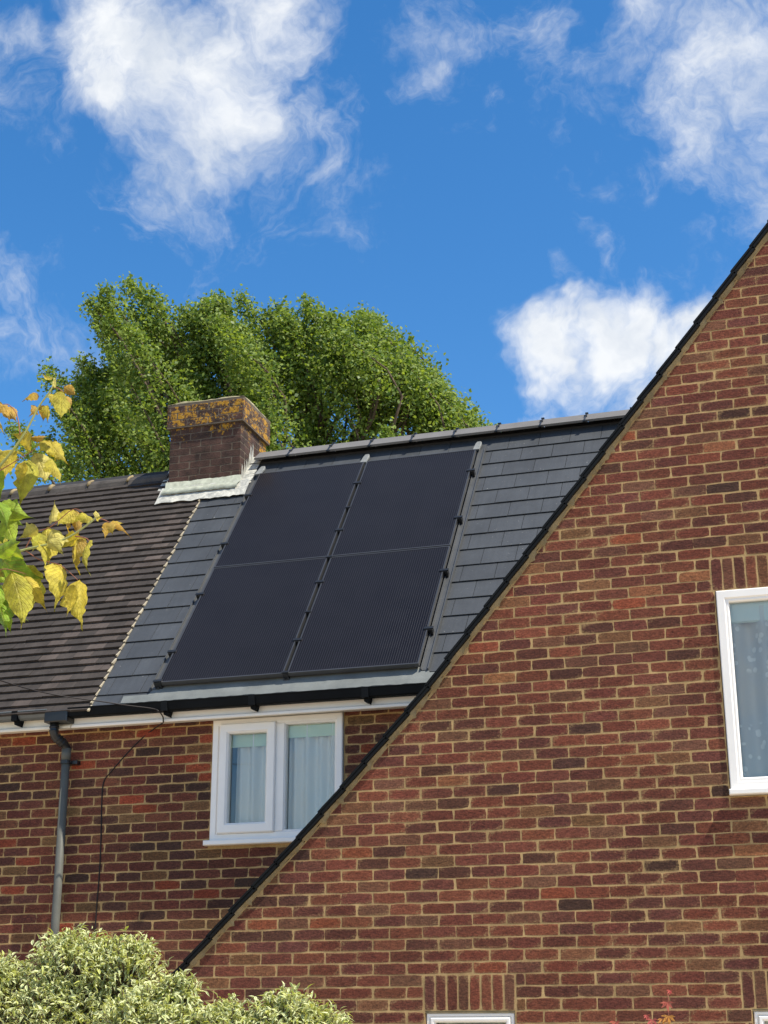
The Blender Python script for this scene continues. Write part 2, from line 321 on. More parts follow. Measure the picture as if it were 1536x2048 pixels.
# ------------------------------------------------------------------ helpers
def empty(name, loc, parent=None):
    o = bpy.data.objects.new(name, None); COL.objects.link(o); o.location = loc
    if parent: o.parent = parent
    return o
def tag(o, label=None, cat=None, group=None, kind=None):
    if label: o['label'] = label
    if cat: o['category'] = cat
    if group: o['group'] = group
    if kind: o['kind'] = kind
    return o
class MB:
    """collects geometry of ONE part, then build() links it as one mesh object"""
    def __init__(s): s.v = []; s.f = []; s.c = []; s.e = []; s.uv = None; s.col = (1, 1, 1)
    def vert(s, p, e=0.0):
        s.v.append(tuple(p)); s.c.append(s.col); s.e.append(e); return len(s.v) - 1
    def face(s, *i): s.f.append(tuple(i))
    def hexa(s, p):                       # 8 corners: bottom 4 ccw, top 4 ccw
        i = [s.vert(q) for q in p]
        for a in ((0, 3, 2, 1), (4, 5, 6, 7), (0, 1, 5, 4), (1, 2, 6, 5), (2, 3, 7, 6), (3, 0, 4, 7)): s.face(*[i[k] for k in a])
    def box(s, x0, x1, y0, y1, z0, z1):
        s.hexa([(x0, y0, z0), (x1, y0, z0), (x1, y1, z0), (x0, y1, z0), (x0, y0, z1), (x1, y0, z1), (x1, y1, z1), (x0, y1, z1)])
    def bar(s, x0, x1, y0, y1, z0, z1, b=.004):   # a box with a chamfered front
        f = [(x0 + b, y0, z0 + b), (x1 - b, y0, z0 + b), (x1 - b, y0, z1 - b), (x0 + b, y0, z1 - b)]
        m = [(x0, y0 + b, z0), (x1, y0 + b, z0), (x1, y0 + b, z1), (x0, y0 + b, z1)]
        k = [(x0, y1, z0), (x1, y1, z0), (x1, y1, z1), (x0, y1, z1)]
        F, Mi, K = [[s.vert(q) for q in r] for r in (f, m, k)]
        s.face(*F)
        for i in range(4):
            j = (i + 1) % 4
            s.face(F[j], F[i], Mi[i], Mi[j]); s.face(Mi[j], Mi[i], K[i], K[j])
        s.face(*K[::-1])
    def frame(s, x0, x1, z0, z1, w, y0, y1, b=.006):     # mitred rectangular frame
        o = [(x0, z0), (x1, z0), (x1, z1), (x0, z1)]; n = [(x0 + w, z0 + w), (x1 - w, z0 + w), (x1 - w, z1 - w), (x0 + w, z1 - w)]
        sg = [(1, 1), (-1, 1), (-1, -1), (1, -1)]
        OB = [s.vert((p[0], y1, p[1])) for p in o]; OM = [s.vert((p[0], y0 + b, p[1])) for p in o]
        OF = [s.vert((p[0] + g[0] * b, y0, p[1] + g[1] * b)) for p, g in zip(o, sg)]
        NF = [s.vert((p[0] - g[0] * b * 2, y0, p[1] - g[1] * b * 2)) for p, g in zip(n, sg)]
        NM = [s.vert((p[0], y0 + b * 2, p[1])) for p in n]; NB = [s.vert((p[0], y1, p[1])) for p in n]
        for R0, R1 in ((OB, OM), (OM, OF), (OF, NF), (NF, NM), (NM, NB), (NB, OB)):
            for i in range(4):
                j = (i + 1) % 4; s.face(R0[i], R0[j], R1[j], R1[i])
    def prism(s, poly, y0, y1):           # poly in (x,z), ccw seen from -y
        A = [s.vert((p[0], y0, p[1])) for p in poly]; B = [s.vert((p[0], y1, p[1])) for p in poly]
        s.face(*A); s.face(*B[::-1])
        for i in range(len(poly)):
            j = (i + 1) % len(poly); s.face(A[j], A[i], B[i], B[j])
    def tube(s, path, r, n=8, cap=True):
        path = [Vector(p) for p in path]; rings = []
        rs = r if isinstance(r, (list, tuple)) else [r] * len(path)
        up = None
        for i, p in enumerate(path):
            t = (path[min(i + 1, len(path) - 1)] - path[max(i - 1, 0)]).normalized()
            if up is None: up = t.orthogonal().normalized()
            up = (up - t * up.dot(t)).normalized(); w = t.cross(up)
            rings.append([s.vert(p + (up * math.cos(a) + w * math.sin(a)) * rs[i]) for a in [2 * math.pi * k / n for k in range(n)]])
        for a, b in zip(rings, rings[1:]):
            for k in range(n): s.face(a[k], a[(k + 1) % n], b[(k + 1) % n], b[k])
        if cap: s.face(*rings[0][::-1]); s.face(*rings[-1])
    def build(s, name, mat, parent=None, smooth=False, origin=None, attrs=False, rot=None):
        me = bpy.data.meshes.new(name)
        if origin is not None:
            o0 = Vector(origin); vv = [tuple(Vector(v) - o0) for v in s.v]
        else: vv = s.v
        me.from_pydata(vv, [], s.f); me.materials.append(M[mat] if isinstance(mat, str) else mat)
        if attrs:
            ca = me.attributes.new('Col', 'FLOAT_COLOR', 'POINT')
            ca.data.foreach_set('color', np.concatenate([np.array(s.c, 'f'), np.ones((len(s.c), 1), 'f')], 1).ravel())
            ea = me.attributes.new('edge', 'FLOAT', 'POINT'); ea.data.foreach_set('value', np.array(s.e, 'f'))
        if smooth: me.polygons.foreach_set('use_smooth', [True] * len(me.polygons))
        me.update()
        o = bpy.data.objects.new(name, me); COL.objects.link(o)
        if origin is not None: o.location = origin
        if parent is not None:
            o.parent = parent
            if origin is not None: o.location = Vector(origin) - world_loc(parent)
            else: o.location = -world_loc(parent)
        return o
def world_loc(o):
    l = Vector((0, 0, 0))
    while o is not None: l += o.location; o = o.parent
    return l
def jit(a): return random.uniform(-a, a)

# ---- bricks ----
def brick_grid(mb, x0, x1, z0, z1, y, depth=.03, axis='y', proud=None, vertical=False):
    """one brick: irregular rounded outline, bevel, slightly uneven face. axis 'y' faces -Y, axis 'x' faces +X."""
    pr = random.uniform(.0002, .0010) if proud is None else proud
    w, h = x1 - x0, z1 - z0
    tx, tz = jit(.0016), jit(.004)
    nx = 5
    G = {}
    def put(u, v, yy, e):
        yy = yy + tx * (u - .5) * w + tz * (v - .5) * h
        X = x0 + u * w; Z = z0 + v * h
        return mb.vert((X, y + yy, Z) if axis == 'y' else (y - yy, X, Z), e)
    jx = [jit(.0028) for _ in range(12)]; 
    ring = [(0, 0), (1, 0), (2, 0), (3, 0), (4, 0), (4, 1), (4, 2), (3, 2), (2, 2), (1, 2), (0, 2), (0, 1)]
    us = [0, .24, .5, .76, 1]; vs = [0, .5, 1]
    off = {}
    for k, (i, j) in enumerate(ring):
        du = dv = 0
        cr = random.uniform(.0005, .006) if (i in (0, 4) and j in (0, 2)) else 0
        if i == 0: du += cr + jx[k]
        if i == 4: du -= cr + jx[k]
        if j == 0: dv += cr * .8 + jit(.0020)
        if j == 2: dv -= cr * .8 + jit(.0020)
        off[(i, j)] = (du / w, dv / h)
    B = .0028
    def pt(i, j, inset, yy, e):
        du, dv = off.get((i, j), (0, 0))
        u = us[i] + du; v = vs[j] + dv
        if i == 0: u += inset / w
        if i == 4: u -= inset / w
        if j == 0: v += inset / h
        if j == 2: v -= inset / h
        return put(u, v, yy, e)
    back = [pt(i, j, 0, depth, 1) for i, j in ring]
    mid = [pt(i, j, 0, .0012 - pr, 1) for i, j in ring]
    front = {}
    for (i, j) in ring: front[(i, j)] = pt(i, j, B, -pr + jit(.0002), .82)
    for i in (1, 2, 3): front[(i, 1)] = pt(i, 1, 0, -pr + jit(.0006), .0)
    n = len(ring)
    F = mb.face
    for k in range(n):
        a, b2 = k, (k + 1) % n
        F(back[b2], back[a], mid[a], mid[b2])
        F(mid[b2], mid[a], front[ring[a]], front[ring[b2]])
    for i in range(4):
        for j in range(2): F(front[(i, j)], front[(i + 1, j)], front[(i + 1, j + 1)], front[(i, j + 1)])
def brick_poly(mb, poly, y, depth=.03):
    """a brick cut to a polygon (under the sloping verge)"""
    n = len(poly); cx = sum(p[0] for p in poly) / n; cz = sum(p[1] for p in poly) / n
    def ins(p, d):
        dx, dz = cx - p[0], cz - p[1]; l = math.hypot(dx, dz) or 1; return (p[0] + dx / l * d, p[1] + dz / l * d)
    pr = random.uniform(.0003, .001)
    A = [mb.vert((p[0], y + depth, p[1]), 1) for p in poly]; Bm = [mb.vert((p[0], y + .0012 - pr, p[1]), 1) for p in poly]
    C = [mb.vert((ins(p, .005)[0], y - pr, ins(p, .005)[1]), .8) for p in poly]; c = mb.vert((cx, y - pr, cz), .1)
    for i in range(n):
        j = (i + 1) % n
        mb.face(A[j], A[i], Bm[i], Bm[j]); mb.face(Bm[j], Bm[i], C[i], C[j]); mb.face(C[i], C[j], c)
PAL = [((.205, .063, .045), 30), ((.175, .056, .045), 22), ((.145, .052, .046), 16), ((.235, .078, .052), 12), ((.105, .046, .038), 6), ((.07, .040, .036), 1.2),
       ((.30, .085, .048), 3.5), ((.235, .115, .064), 3.2), ((.38, .16, .085), 1.6), ((.18, .085, .06), 9)]
PALB = [((.17, .053, .040), 26), ((.145, .050, .040), 24), ((.115, .046, .040), 16), ((.085, .042, .036), 12), ((.055, .036, .034), 4), ((.33, .070, .040), 4.5), ((.19, .105, .055), 7), ((.20, .075, .05), 8)]
def brick_col(pal):
    r = random.uniform(0, sum(w for _, w in pal))
    for c, w in pal:
        r -= w
        if r <= 0: break
    k = random.uniform(.84, 1.15); c = tuple(x * .85 + y * .15 for x, y in zip(c, pal[0][0]))
    return tuple(x * w_ * k * .73 * random.uniform(.95, 1.05) for x, w_ in zip(c, (1.0, 1.03, .90)))
def project(p):
    q = Vector(p) - Vector((0, 0, CZ))
    z = q.dot(Vector(_f))
    if z <= .1: return None
    return (768 + 3044.5 * q.dot(Vector(_r)) / z, 1024 + 3044.5 * q.dot(Vector(_d)) / z, z)
def in_view(p, m=30):
    q = project(p); return q is not None and -m < q[0] < 1536 + m and -m < q[1] < 2048 + m

def clip_half(poly, a, b):
    """keep the part of poly on the right of the line a->b (below a rising line)"""
    out = []; n = len(poly)
    def sd(p): return (b[0] - a[0]) * (p[1] - a[1]) - (b[1] - a[1]) * (p[0] - a[0])
    for i in range(n):
        p, q = poly[i], poly[(i + 1) % n]; sp, sq = sd(p), sd(q)
        if sp <= 0: out.append(p)
        if sp * sq < 0:
            t = sp / (sp - sq); out.append((p[0] + (q[0] - p[0]) * t, p[1] + (q[1] - p[1]) * t))
    return out
def parea(p): return abs(sum(p[i][0] * p[(i + 1) % len(p)][1] - p[(i + 1) % len(p)][0] * p[i][1] for i in range(len(p)))) / 2

# ------------------------------------------------------------------ ground
g = MB(); 
g.v = [(-400, -400, 0), (400, -400, 0), (400, 400, 0), (-400, 400, 0)]; g.c = [(1, 1, 1)] * 4; g.e = [0] * 4; g.f = [(0, 1, 2, 3)]
tag(g.build('ground', 'ground'), 'paved garden ground around the houses', None, None, 'structure')

# ------------------------------------------------------------------ the gable-fronted house (right)
YG, YB = 9.893, 11.072
VP = [(-4.80, 2.00), (-4.465, 2.31), (-4.006, 2.774), (-3.651, 3.124), (-3.331, 3.46), (-2.796, 4.035), (-2.29, 4.655), (-1.853, 5.19), (-1.298, 5.88), (-.737, 6.576), (-.22, 7.228), (1.20, 9.01)]
def zv(x):
    for (a, b), (c, d) in zip(VP, VP[1:]):
        if x <= c: return b + (d - b) * (x - a) / (c - a)
    return VP[-1][1] - (x - VP[-1][0]) * 1.25
def vtan(x):
    d = Vector((.2, 0, zv(x + .1) - zv(x - .1))).normalized(); return d
APX = VP[-1]
XR_G = 6.2
OPEN_G = [(-.782, .42, 3.263, 4.613), (-2.801, -2.211, .90, 1.988), (-.748, .45, .90, 1.988)]
LINT_G = [(-.80, .44, 4.613, 4.838), (-2.806, -2.206, 1.988, 2.213), (-.80, .47, 1.988, 2.213)]
gable = empty('gable_house', (0.7, YG, 0))
tag(gable, 'red brick gable-ended house at right with a black sloping verge', 'house')
# mortar wall in vertical strips round the openings
mb = MB(); ym = YG + .0007
xs = sorted(set([-4.72, XR_G] + [o[0] for o in OPEN_G] + [o[1] for o in OPEN_G] + [APX[0]] + [p[0] for p in VP[1:-1]]))
for a, b in zip(xs, xs[1:]):
    zt = lambda x: (zv(x) - .05)
    holes = sorted([(o[2], o[3]) for o in OPEN_G if o[0] <= a + 1e-6 and o[1] >= b - 1e-6])
    z = 0.0
    for h0, h1 in holes:
        if h0 > z: mb.prism([(a, z), (b, z), (b, h0), (a, h0)], ym, ym + .24)
        z = h1
    mb.prism([(a, z), (b, z), (b, zt(b)), (a, zt(a))], ym, ym + .24)
mb.build('wall', 'mortar', gable)
# side walls
mb = MB(); mb.box(-4.72, -4.50, YG + .25, YB - .01, 0, zv(-4.72) - .08); mb.box(XR_G - .22, XR_G, YG + .25, 17, 0, zv(XR_G) - .06)
mb.build('side_wall', 'mortar', gable)

cut = []   # verge cutting line 72 mm under the verge
VL = [(p[0], p[1] - .045 / max(.3, vtan(p[0]).x)) for p in VP]
def cut_line(x):
    for (p, q) in zip(VL, VL[1:]):
        if x <= q[0]: return p, q
    return ((APX[0], APX[1] - .1), (APX[0] + 1, APX[1] - 1.35))
def wall_bricks(pal, rows_z, xlo, xhi, phase, openings, y, house, matname, clip=None, maxobj=300, name='brick'):
    """rows of stretcher bond; returns list of (poly or rect, centre)"""
    items = []
    for k, zc in rows_z:
        z0, z1 = zc - .0336, zc + .0336
        ph = phase(k); i0 = math.floor((xlo - ph) / .225) - 1
        x = ph + i0 * .225
        while x < xhi + .2:
            j = jit(.004)
            xc_ = x
            segs = [(x - .1090 + j, x + .1090 + jit(.003) + j * .5)]
            x += .225
            if not (xlo <= xc_ < xhi): continue
            for (a, b, c, d) in openings:
                if z0 < d - .02 and z1 > c + .02:
                    ns = []
                    for (s, t) in segs:
                        if t <= a + .004 or s >= b - .004: ns.append((s, t)); continue
                        if s < a - .01: ns.append((s, a - .006))
                        if t > b + .01: ns.append((b + .006, t))
                    segs = ns
            for (s, t) in segs:
                if t - s < .022: continue
                dz = jit(.0018)
                items.append((s, t, z0 + dz, z1 + dz + jit(.0015)))
    out = []
    for it in items:
        s, t, z0, z1 = it; c = ((s + t) / 2, y, (z0 + z1) / 2); poly = None
        if clip:
            a, b = clip(c[0])
            rect = [(s, z0), (t, z0), (t, z1), (s, z1)]
            p2 = clip_half(rect, a, b)
            if len(p2) < 3 or parea(p2) < .0008: continue
            if parea(p2) < parea(rect) * .985: poly = p2
        out.append((it, poly, c))
    vis = [o for o in out if in_view(o[2], 20)]
    vis.sort(key=lambda o: -((o[0][1] - o[0][0]) * (o[0][3] - o[0][2]) if o[1] is None else parea(o[1])) / project(o[2])[2] ** 2)
    chosen = set(id(o) for o in vis[:maxobj])
    rest = MB()
    for o in out:
        it, poly, c = o
        one = id(o) in chosen
        mb = MB() if one else rest
        mb.col = brick_col(pal)
        if poly is None: brick_grid(mb, it[0], it[1], it[2], it[3], y)
        else: brick_poly(mb, poly, y)
        if one: mb.build(name, matname, house, origin=c, attrs=True)
    if rest.v:
        r = rest.build('brickwork', matname, house, attrs=True); r['kind'] = 'stuff'
    return len(chosen)
rows = [(k, 4.6508 - .075 * k) for k in range(-60, 62) if 4.6508 - .075 * k > .02]
wall_bricks(PAL, rows, -4.715, 2.4, lambda k: (0.0 if k % 2 else .1125), OPEN_G + LINT_G, YG, gable, 'brick', cut_line)
# soldier courses over the openings
for (a, b, c, d) in LINT_G:
    n = int((b - a) / .075 + .01)
    for i in range(n):
        x0 = a + i * .075 + .005
        mb = MB(); mb.col = brick_col(PAL)
        # built lying along x then turned upright
        t = MB(); t.col = mb.col
        brick_grid(t, -(d - c) / 2 + .004, (d - c) / 2 - .006, -.0325, .0325, 0)
        cx, cz = x0 + .0325, (c + d) / 2
        t.v = [(cx - v[2], YG + v[1], cz + v[0]) for v in t.v]
        t.build('lintel_brick', 'brick', gable, origin=(cx, YG, cz), attrs=True)
# mortar bedding under the verge, ragged lower edge
mb = MB(); n = 420; prev = None
for i in range(n + 1):
    x = -4.72 + (APX[0] + 4.72) * i / n; d = vtan(x); nn = Vector((-d.z, 0, d.x))
    top = Vector((x, 0, zv(x))) - nn * .008
    rag = .036 + .010 * math.sin(i * .9) * random.random() + random.uniform(-.006, .014)
    if random.random() < .06: rag += random.uniform(.01, .03)
    low = Vector((x, 0, zv(x))) - nn * rag
    yy = YG - .010 + jit(.002)
    cur = [mb.vert((top.x, YG - .028, top.z)), mb.vert((low.x, yy + .006, low.z)), mb.vert((low.x, YG + .004, low.z - .002)), mb.vert((top.x, YG + .004, top.z))]
    if prev:
        mb.face(prev[0], prev[1], cur[1], cur[0]); mb.face(prev[1], prev[2], cur[2], cur[1])
    prev = cur
mb.build('verge_bedding', 'bedding', gable, smooth=True)
# roof slab behind the verge and the row of black verge caps
mb = MB()
pr = None
for i, (x, z) in enumerate(VP + [(XR_G + .2, zv(XR_G + .2))]):
    dd = vtan(x) if x < 1.1 else Vector((.62, 0, 0.1)).normalized()
    nn = Vector((-dd.z, 0, dd.x)) if x < 1.1 else Vector((0, 0, 1))
    yb = 10.98 if x < -2.35 else 13.6
    t = Vector((x, 0, z)) + nn * .001; bt = Vector((x, 0, z)) - nn * .016
    cur = [mb.vert((t.x, YG - .03, t.z)), mb.vert((t.x, yb, t.z)), mb.vert((bt.x, yb, bt.z)), mb.vert((bt.x, YG - .03, bt.z))]
    if pr:
        for a in range(4): mb.face(pr[a], pr[(a + 1) % 4], cur[(a + 1) % 4], cur[a])
    pr = cur
mb.build('roof', 'eave_trim', gable)
L_ = 0; x = -4.80
while x < APX[0]:
    d = vtan(x + .07); x2 = x + .225 * d.x
    A = Vector((x, 0, zv(x))); B2 = Vector((x2 + .012 * d.x, 0, zv(x2 + .012 * d.x))); nn = Vector((-d.z, 0, d.x))
    lo = jit(.003)
    mb = MB()
    for (oa, ob, y0, y1) in ((-.020, .000, YG - .048, YG - .018), (.0015, .016, YG - .054, YG + .10)):
        p = []
        for (P, k) in ((A, .006 + lo), (B2, -.004)):
            p.append((P + nn * (oa + k), P + nn * (ob + k)))
        (a0, a1), (b0, b1) = p
        mb.hexa([(a0.x, y0, a0.z), (b0.x, y0, b0.z), (b0.x, y1, b0.z), (a0.x, y1, a0.z), (a1.x, y0, a1.z), (b1.x, y0, b1.z), (b1.x, y1, b1.z), (a1.x, y1, a1.z)])
    mb.build('verge_slate', 'verge_black', gable, origin=(A.x, YG - .05, A.z))
    x = x2

# ---- windows ----
def curtain(parent, name, x0, x1, z0, z1, y, mat, folds, amp):
    mb = MB(); n = int(folds * 10); prev = None; ph = random.uniform(0, 6); a2 = random.uniform(.5, 1.2)
    for i in range(n + 1):
        u = i / n; x = x0 + (x1 - x0) * u
        f = amp * (math.sin(u * folds * 6.283 + ph) + .5 * math.sin(u * folds * 6.283 * .43 + a2))
        cur = [mb.vert((x, y + f * (.75 + .25 * k / 4), z0 + (z1 - z0) * k / 4)) for k in range(5)]
        if prev:
            for k in range(4): mb.face(prev[k], cur[k], cur[k + 1], prev[k + 1])
        prev = cur
    return mb.build(name, mat, parent, smooth=True)
def room(parent, x0, x1, z0, z1, y, depth=2.2):
    mb = MB(); a, b, c, d = x0 - .5, x1 + .5, z0 - .9, z1 + .12
    y0, y1 = y, y + depth
    P = [(a, y0, c), (b, y0, c), (b, y1, c), (a, y1, c), (a, y0, d), (b, y0, d), (b, y1, d), (a, y1, d)]
    i = [mb.vert(p) for p in P]
    for q in ((0, 1, 2, 3), (7, 6, 5, 4), (1, 5, 6, 2), (2, 6, 7, 3), (3, 7, 4, 0)): mb.face(*[i[k] for k in q])
    # wall round the opening, seen from inside
    for (p, q, r, s) in ((a, x0, c, d), (x1, b, c, d), (x0, x1, c, z0), (x0, x1, z1, d)):
        j = [mb.vert(t) for t in ((p, y0, r), (q, y0, r), (q, y0, s), (p, y0, s))]; mb.face(*j)
    return mb.build('room', 'room', parent)
def pane(parent, x0, x1, z0, z1, y):
    mb = MB(); mb.box(x0, x1, y, y + .006, z0, z1); return mb.build('pane', 'glass', parent)

x0, x1, z0, z1 = -.776, .414, 3.269, 4.608
mb = MB(); yw = YG - .004
mb.frame(x0, x1, z0 + .03, z1, .062, yw - .012, yw + .06); mb.bar(-.20, -.14, yw - .010, yw + .06, z0 + .09, z1 - .06)
mb.frame(x0 + .058, -.198, z0 + .088, z1 - .058, .022, yw - .004, yw + .05, .004)
W = mb.build('window', 'upvc', gable)
mb = MB(); mb.bar(x0 - .006, x1 + .006, yw - .058, yw + .05, z0 - .002, z0 + .034, .006); mb.build('sill', 'upvc', W)
pane(W, x0 + .078, -.215, z0 + .108, z1 - .078, yw + .03); pane(W, -.125, x1 - .06, z0 + .09, z1 - .06, yw + .03)
mb = MB(); mb.box(x0 + .062, x1 - .06, yw + .066, yw + .082, z1 - .20, z1 - .062); mb.tube([(x0 + .064, yw + .085, z1 - .2), (x1 - .06, yw + .085, z1 - .2)], .006); mb.build('blind', 'blind_white', W)
curtain(W, 'net_curtain', x0 + .062, x1 - .06, z0 + .05, z1 - .1, yw + .105, 'lace', 6, .034)
room(W, x0, x1, z0, z1, YG + .245)
for (a, b, c, d) in OPEN_G[1:]:
    mb = MB(); yw2 = YG + .02
    mb.frame(a + .006, b - .006, c + .03, d - .012, .03, yw2 - .01, yw2 + .05); mb.frame(a + .034, b - .034, c + .06, d - .04, .03, yw2 - .018, yw2 + .04)
    W2 = mb.build('window', 'upvc', gable)
    mb = MB(); mb.bar(a - .03, b + .03, YG - .05, yw2 + .04, c - .005, c + .03); mb.build('sill', 'upvc', W2)
    pane(W2, a + .062, b - .062, c + .088, d - .068, yw2 + .02)
    curtain(W2, 'net_curtain', a + .05, b - .05, c + .05, d - .06, yw2 + .1, 'net', 4, .012)
    room(W2, a, b, c, d, YG + .246, 1.5)
    # brick-lined reveal above the frame
    mb = MB(); mb.box(a, b, YG + .002, YG + .2, d - .012, d - .001); mb.build('lintel_soffit', 'bedding', gable)

# ------------------------------------------------------------------ the terrace behind
PX = -5.83                     # party line between the two roofs
terr = empty('terraced_house', (-3.6, YB, 0)); tag(terr, 'brick house with dark new slate roof carrying the solar panels', 'house')
old = empty('terraced_house', (-8.0, YB, 0)); tag(old, 'brick house at far left with an old brown tiled roof', 'house')
WIN_B = (-4.855, -3.762, 3.235, 4.215)
ZTOP = 4.235
def back_wall(parent, xa, xb, openings):
    mb = MB(); ym = YB + .0004
    xs = sorted(set([xa, xb] + [o[0] for o in openings] + [o[1] for o in openings]))
    for a, b in zip(xs, xs[1:]):
        z = 0.0
        for o in openings:
            if o[0] <= a + 1e-6 and o[1] >= b - 1e-6:
                mb.prism([(a, z), (b, z), (b, o[2]), (a, o[2])], ym, ym + .24); z = o[3]
        if z < 4.30: mb.prism([(a, z), (b, z), (b, 4.30), (a, 4.30)], ym, ym + .24)
    mb.build('wall', 'mortar_back', parent)
back_wall(terr, PX, -.6, [(WIN_B[0], WIN_B[1], WIN_B[2], 4.30)])
back_wall(old, -13.0, PX, [])
rowsb = [(k, 4.0712 - .075 * k) for k in range(-3, 54) if 4.0712 - .075 * k > .03]
phb = lambda k: (.085 if k % 2 == 0 else .1975)
wall_bricks(PALB, rowsb, PX + .002, -2.5, phb, [WIN_B], YB, terr, 'brick_back')
wall_bricks(PALB, rowsb, -10.5, PX - .006, phb, [], YB, old, 'brick_back')
# window of the terrace
a, b, c, d = WIN_B; yw = YB - .006
mb = MB(); mb.frame(a + .004, b - .004, c + .032, d - .004, .058, yw - .022, yw + .06); mb.bar(-4.322, -4.243, yw - .020, yw + .06, c + .088, d - .06)
mb.frame(-4.247, b - .058, c + .086, d - .058, .012, yw - .012, yw + .05, .003)
W = mb.build('window', 'upvc', terr)
mb = MB(); mb.frame(-4.785, -4.312, 3.318, 4.172, .078, yw - .046, yw + .03, .008); S = mb.build('casement', 'upvc', W)
pane(W, -4.715, -4.385, 3.388, 4.10, yw + .008); pane(W, -4.243, b - .06, c + .09, d - .062, yw + .03)
mb = MB(); mb.bar(a - .032, b + .03, yw - .062, yw + .05, c - .004, c + .034, .006); mb.build('sill', 'upvc', W)
mb = MB(); mb.box(-4.72, -4.372, yw + .062, yw + .072, 4.00, 4.12); mb.build('blind', 'blind', W)
mb = MB(); mb.box(-4.25, b - .05, yw + .062, yw + .072, 4.05, 4.18); mb.build('blind', 'blind', W)
curtain(W, 'net_curtain', -4.70, -4.33, c + .06, d - .06, yw + .10, 'net', 3.4, .028)
curtain(W, 'net_curtain', -4.255, b - .05, c + .06, d - .06, yw + .10, 'net', 4.2, .028)
room(W, a, b, c, d - .02, YB + .246)

# ---- eaves: fascia, soffit, gutters ----
FX = -6.04                     # joint of the two fascia boards and gutters
for parent, xa, xb, mat in ((terr, FX + .004, -2.3, 'upvc'), (old, -12.6, FX - .004, 'upvc_old')):
    mb = MB(); mb.bar(xa, xb, 10.925, 10.945, 4.202, 4.43, .004); mb.bar(xa, xb, 10.905, 10.924, 4.196, 4.222, .005)
    mb.build('fascia', mat, parent)
    mb = MB(); mb.box(xa, xb, 10.946, YB + .02, 4.216, 4.228); mb.build('soffit', 'upvc_old', parent)
def gutter(parent, xa, xb, mat, square, name='gutter'):
    mb = MB(); pts = []
    yc, zt = 10.862, 4.337
    if square: prof = [(-.058, 0), (-.052, -.03), (-.044, -.062), (-.03, -.070), (.03, -.070), (.048, -.058), (.054, 0)]
    else: prof = [(.058 * math.cos(t), .066 * math.sin(t)) for t in [math.pi + math.pi * k / 10 for k in range(11)]]
    inner = [(p[0] * .93, p[1] * .93 + .001) for p in prof]
    ring = prof + inner[::-1]
    A = [mb.vert((xa, yc + p[0], zt + p[1])) for p in ring]; B2 = [mb.vert((xb, yc + p[0], zt + p[1])) for p in ring]
    n = len(ring)
    for i in range(n):
        j = (i + 1) % n; mb.face(A[i], A[j], B2[j], B2[i])
    mb.face(*A[::-1]); mb.face(*B2)
    mb.tube([(xa, yc - .058, zt), (xb, yc - .058, zt)], .0055, 6)
    return mb.build(name, mat, parent)
gt = gutter(terr, FX + .02, -2.3, 'gutter_black', True)
go = gutter(old, -12.6, FX - .17, 'grey_plastic', False)
def bracket(parent, x, mat='gutter_black'):
    mb = MB(); mb.prism([(x - .02, 4.240), (x + .012, 4.226), (x + .03, 4.30), (x - .035, 4.30)], 10.845, 10.92)
    mb.prism([(x - .026, 4.262), (x + .026, 4.262), (x + .026, 4.342), (x - .026, 4.342)], 10.796, 10.842)
    mb.build('gutter_bracket', mat, parent)
for x in (-5.17, -4.43, -3.505, -2.7): bracket(gt, x)
for x in (-6.50, -7.4, -8.3): bracket(go, x)
# outlet and downpipe, on the old house's wall
mb = MB(); mb.bar(-6.225, -6.02, 10.795, 10.925, 4.232, 4.33, .008)
mb.build('gutter_outlet', 'black_plastic', old)
mb = MB()
mb.tube([(-6.165, 10.865, 4.25), (-6.165, 10.865, 4.16), (-6.160, 10.875, 4.13), (-6.115, 10.95, 4.08), (-6.11, 10.985, 4.055), (-6.11, 10.99, 3.99)], .036, 14)
for z in (4.20, 4.17): mb.tube([(-6.165, 10.865, z - .006), (-6.165, 10.865, z + .006)], .040, 14)
for t in (.25, .5, .8):
    p = Vector((-6.160, 10.875, 4.13)).lerp(Vector((-6.115, 10.95, 4.08)), t); dr = Vector((.045, .075, -.05)).normalized()
    mb.tube([p - dr * .004, p + dr * .004], .041, 14)
mb.build('swan_neck', 'black_plastic', old, smooth=True)
mb = MB(); mb.tube([(-6.11, 10.99, 4.03), (-6.108, 10.99, 2.6), (-6.106, 10.99, .1)], .0335, 20); mb.tube([(-6.11, 10.99, 4.045), (-6.11, 10.99, 3.95)], .0385, 20)
DP = mb.build('downpipe', 'pipe_grey', old, smooth=True)
for z in (3.935, 2.2, .8):
    mb = MB(); mb.tube([(-6.11, 10.99, z - .014), (-6.11, 10.99, z + .014)], .043, 16); mb.bar(-6.11, -6.02, 11.01, YB - .001, z - .016, z + .016); mb.box(-6.10, -6.085, 11.0, YB, z - .012, z + .012)
    mb.build('pipe_clip', 'black_plastic', DP)

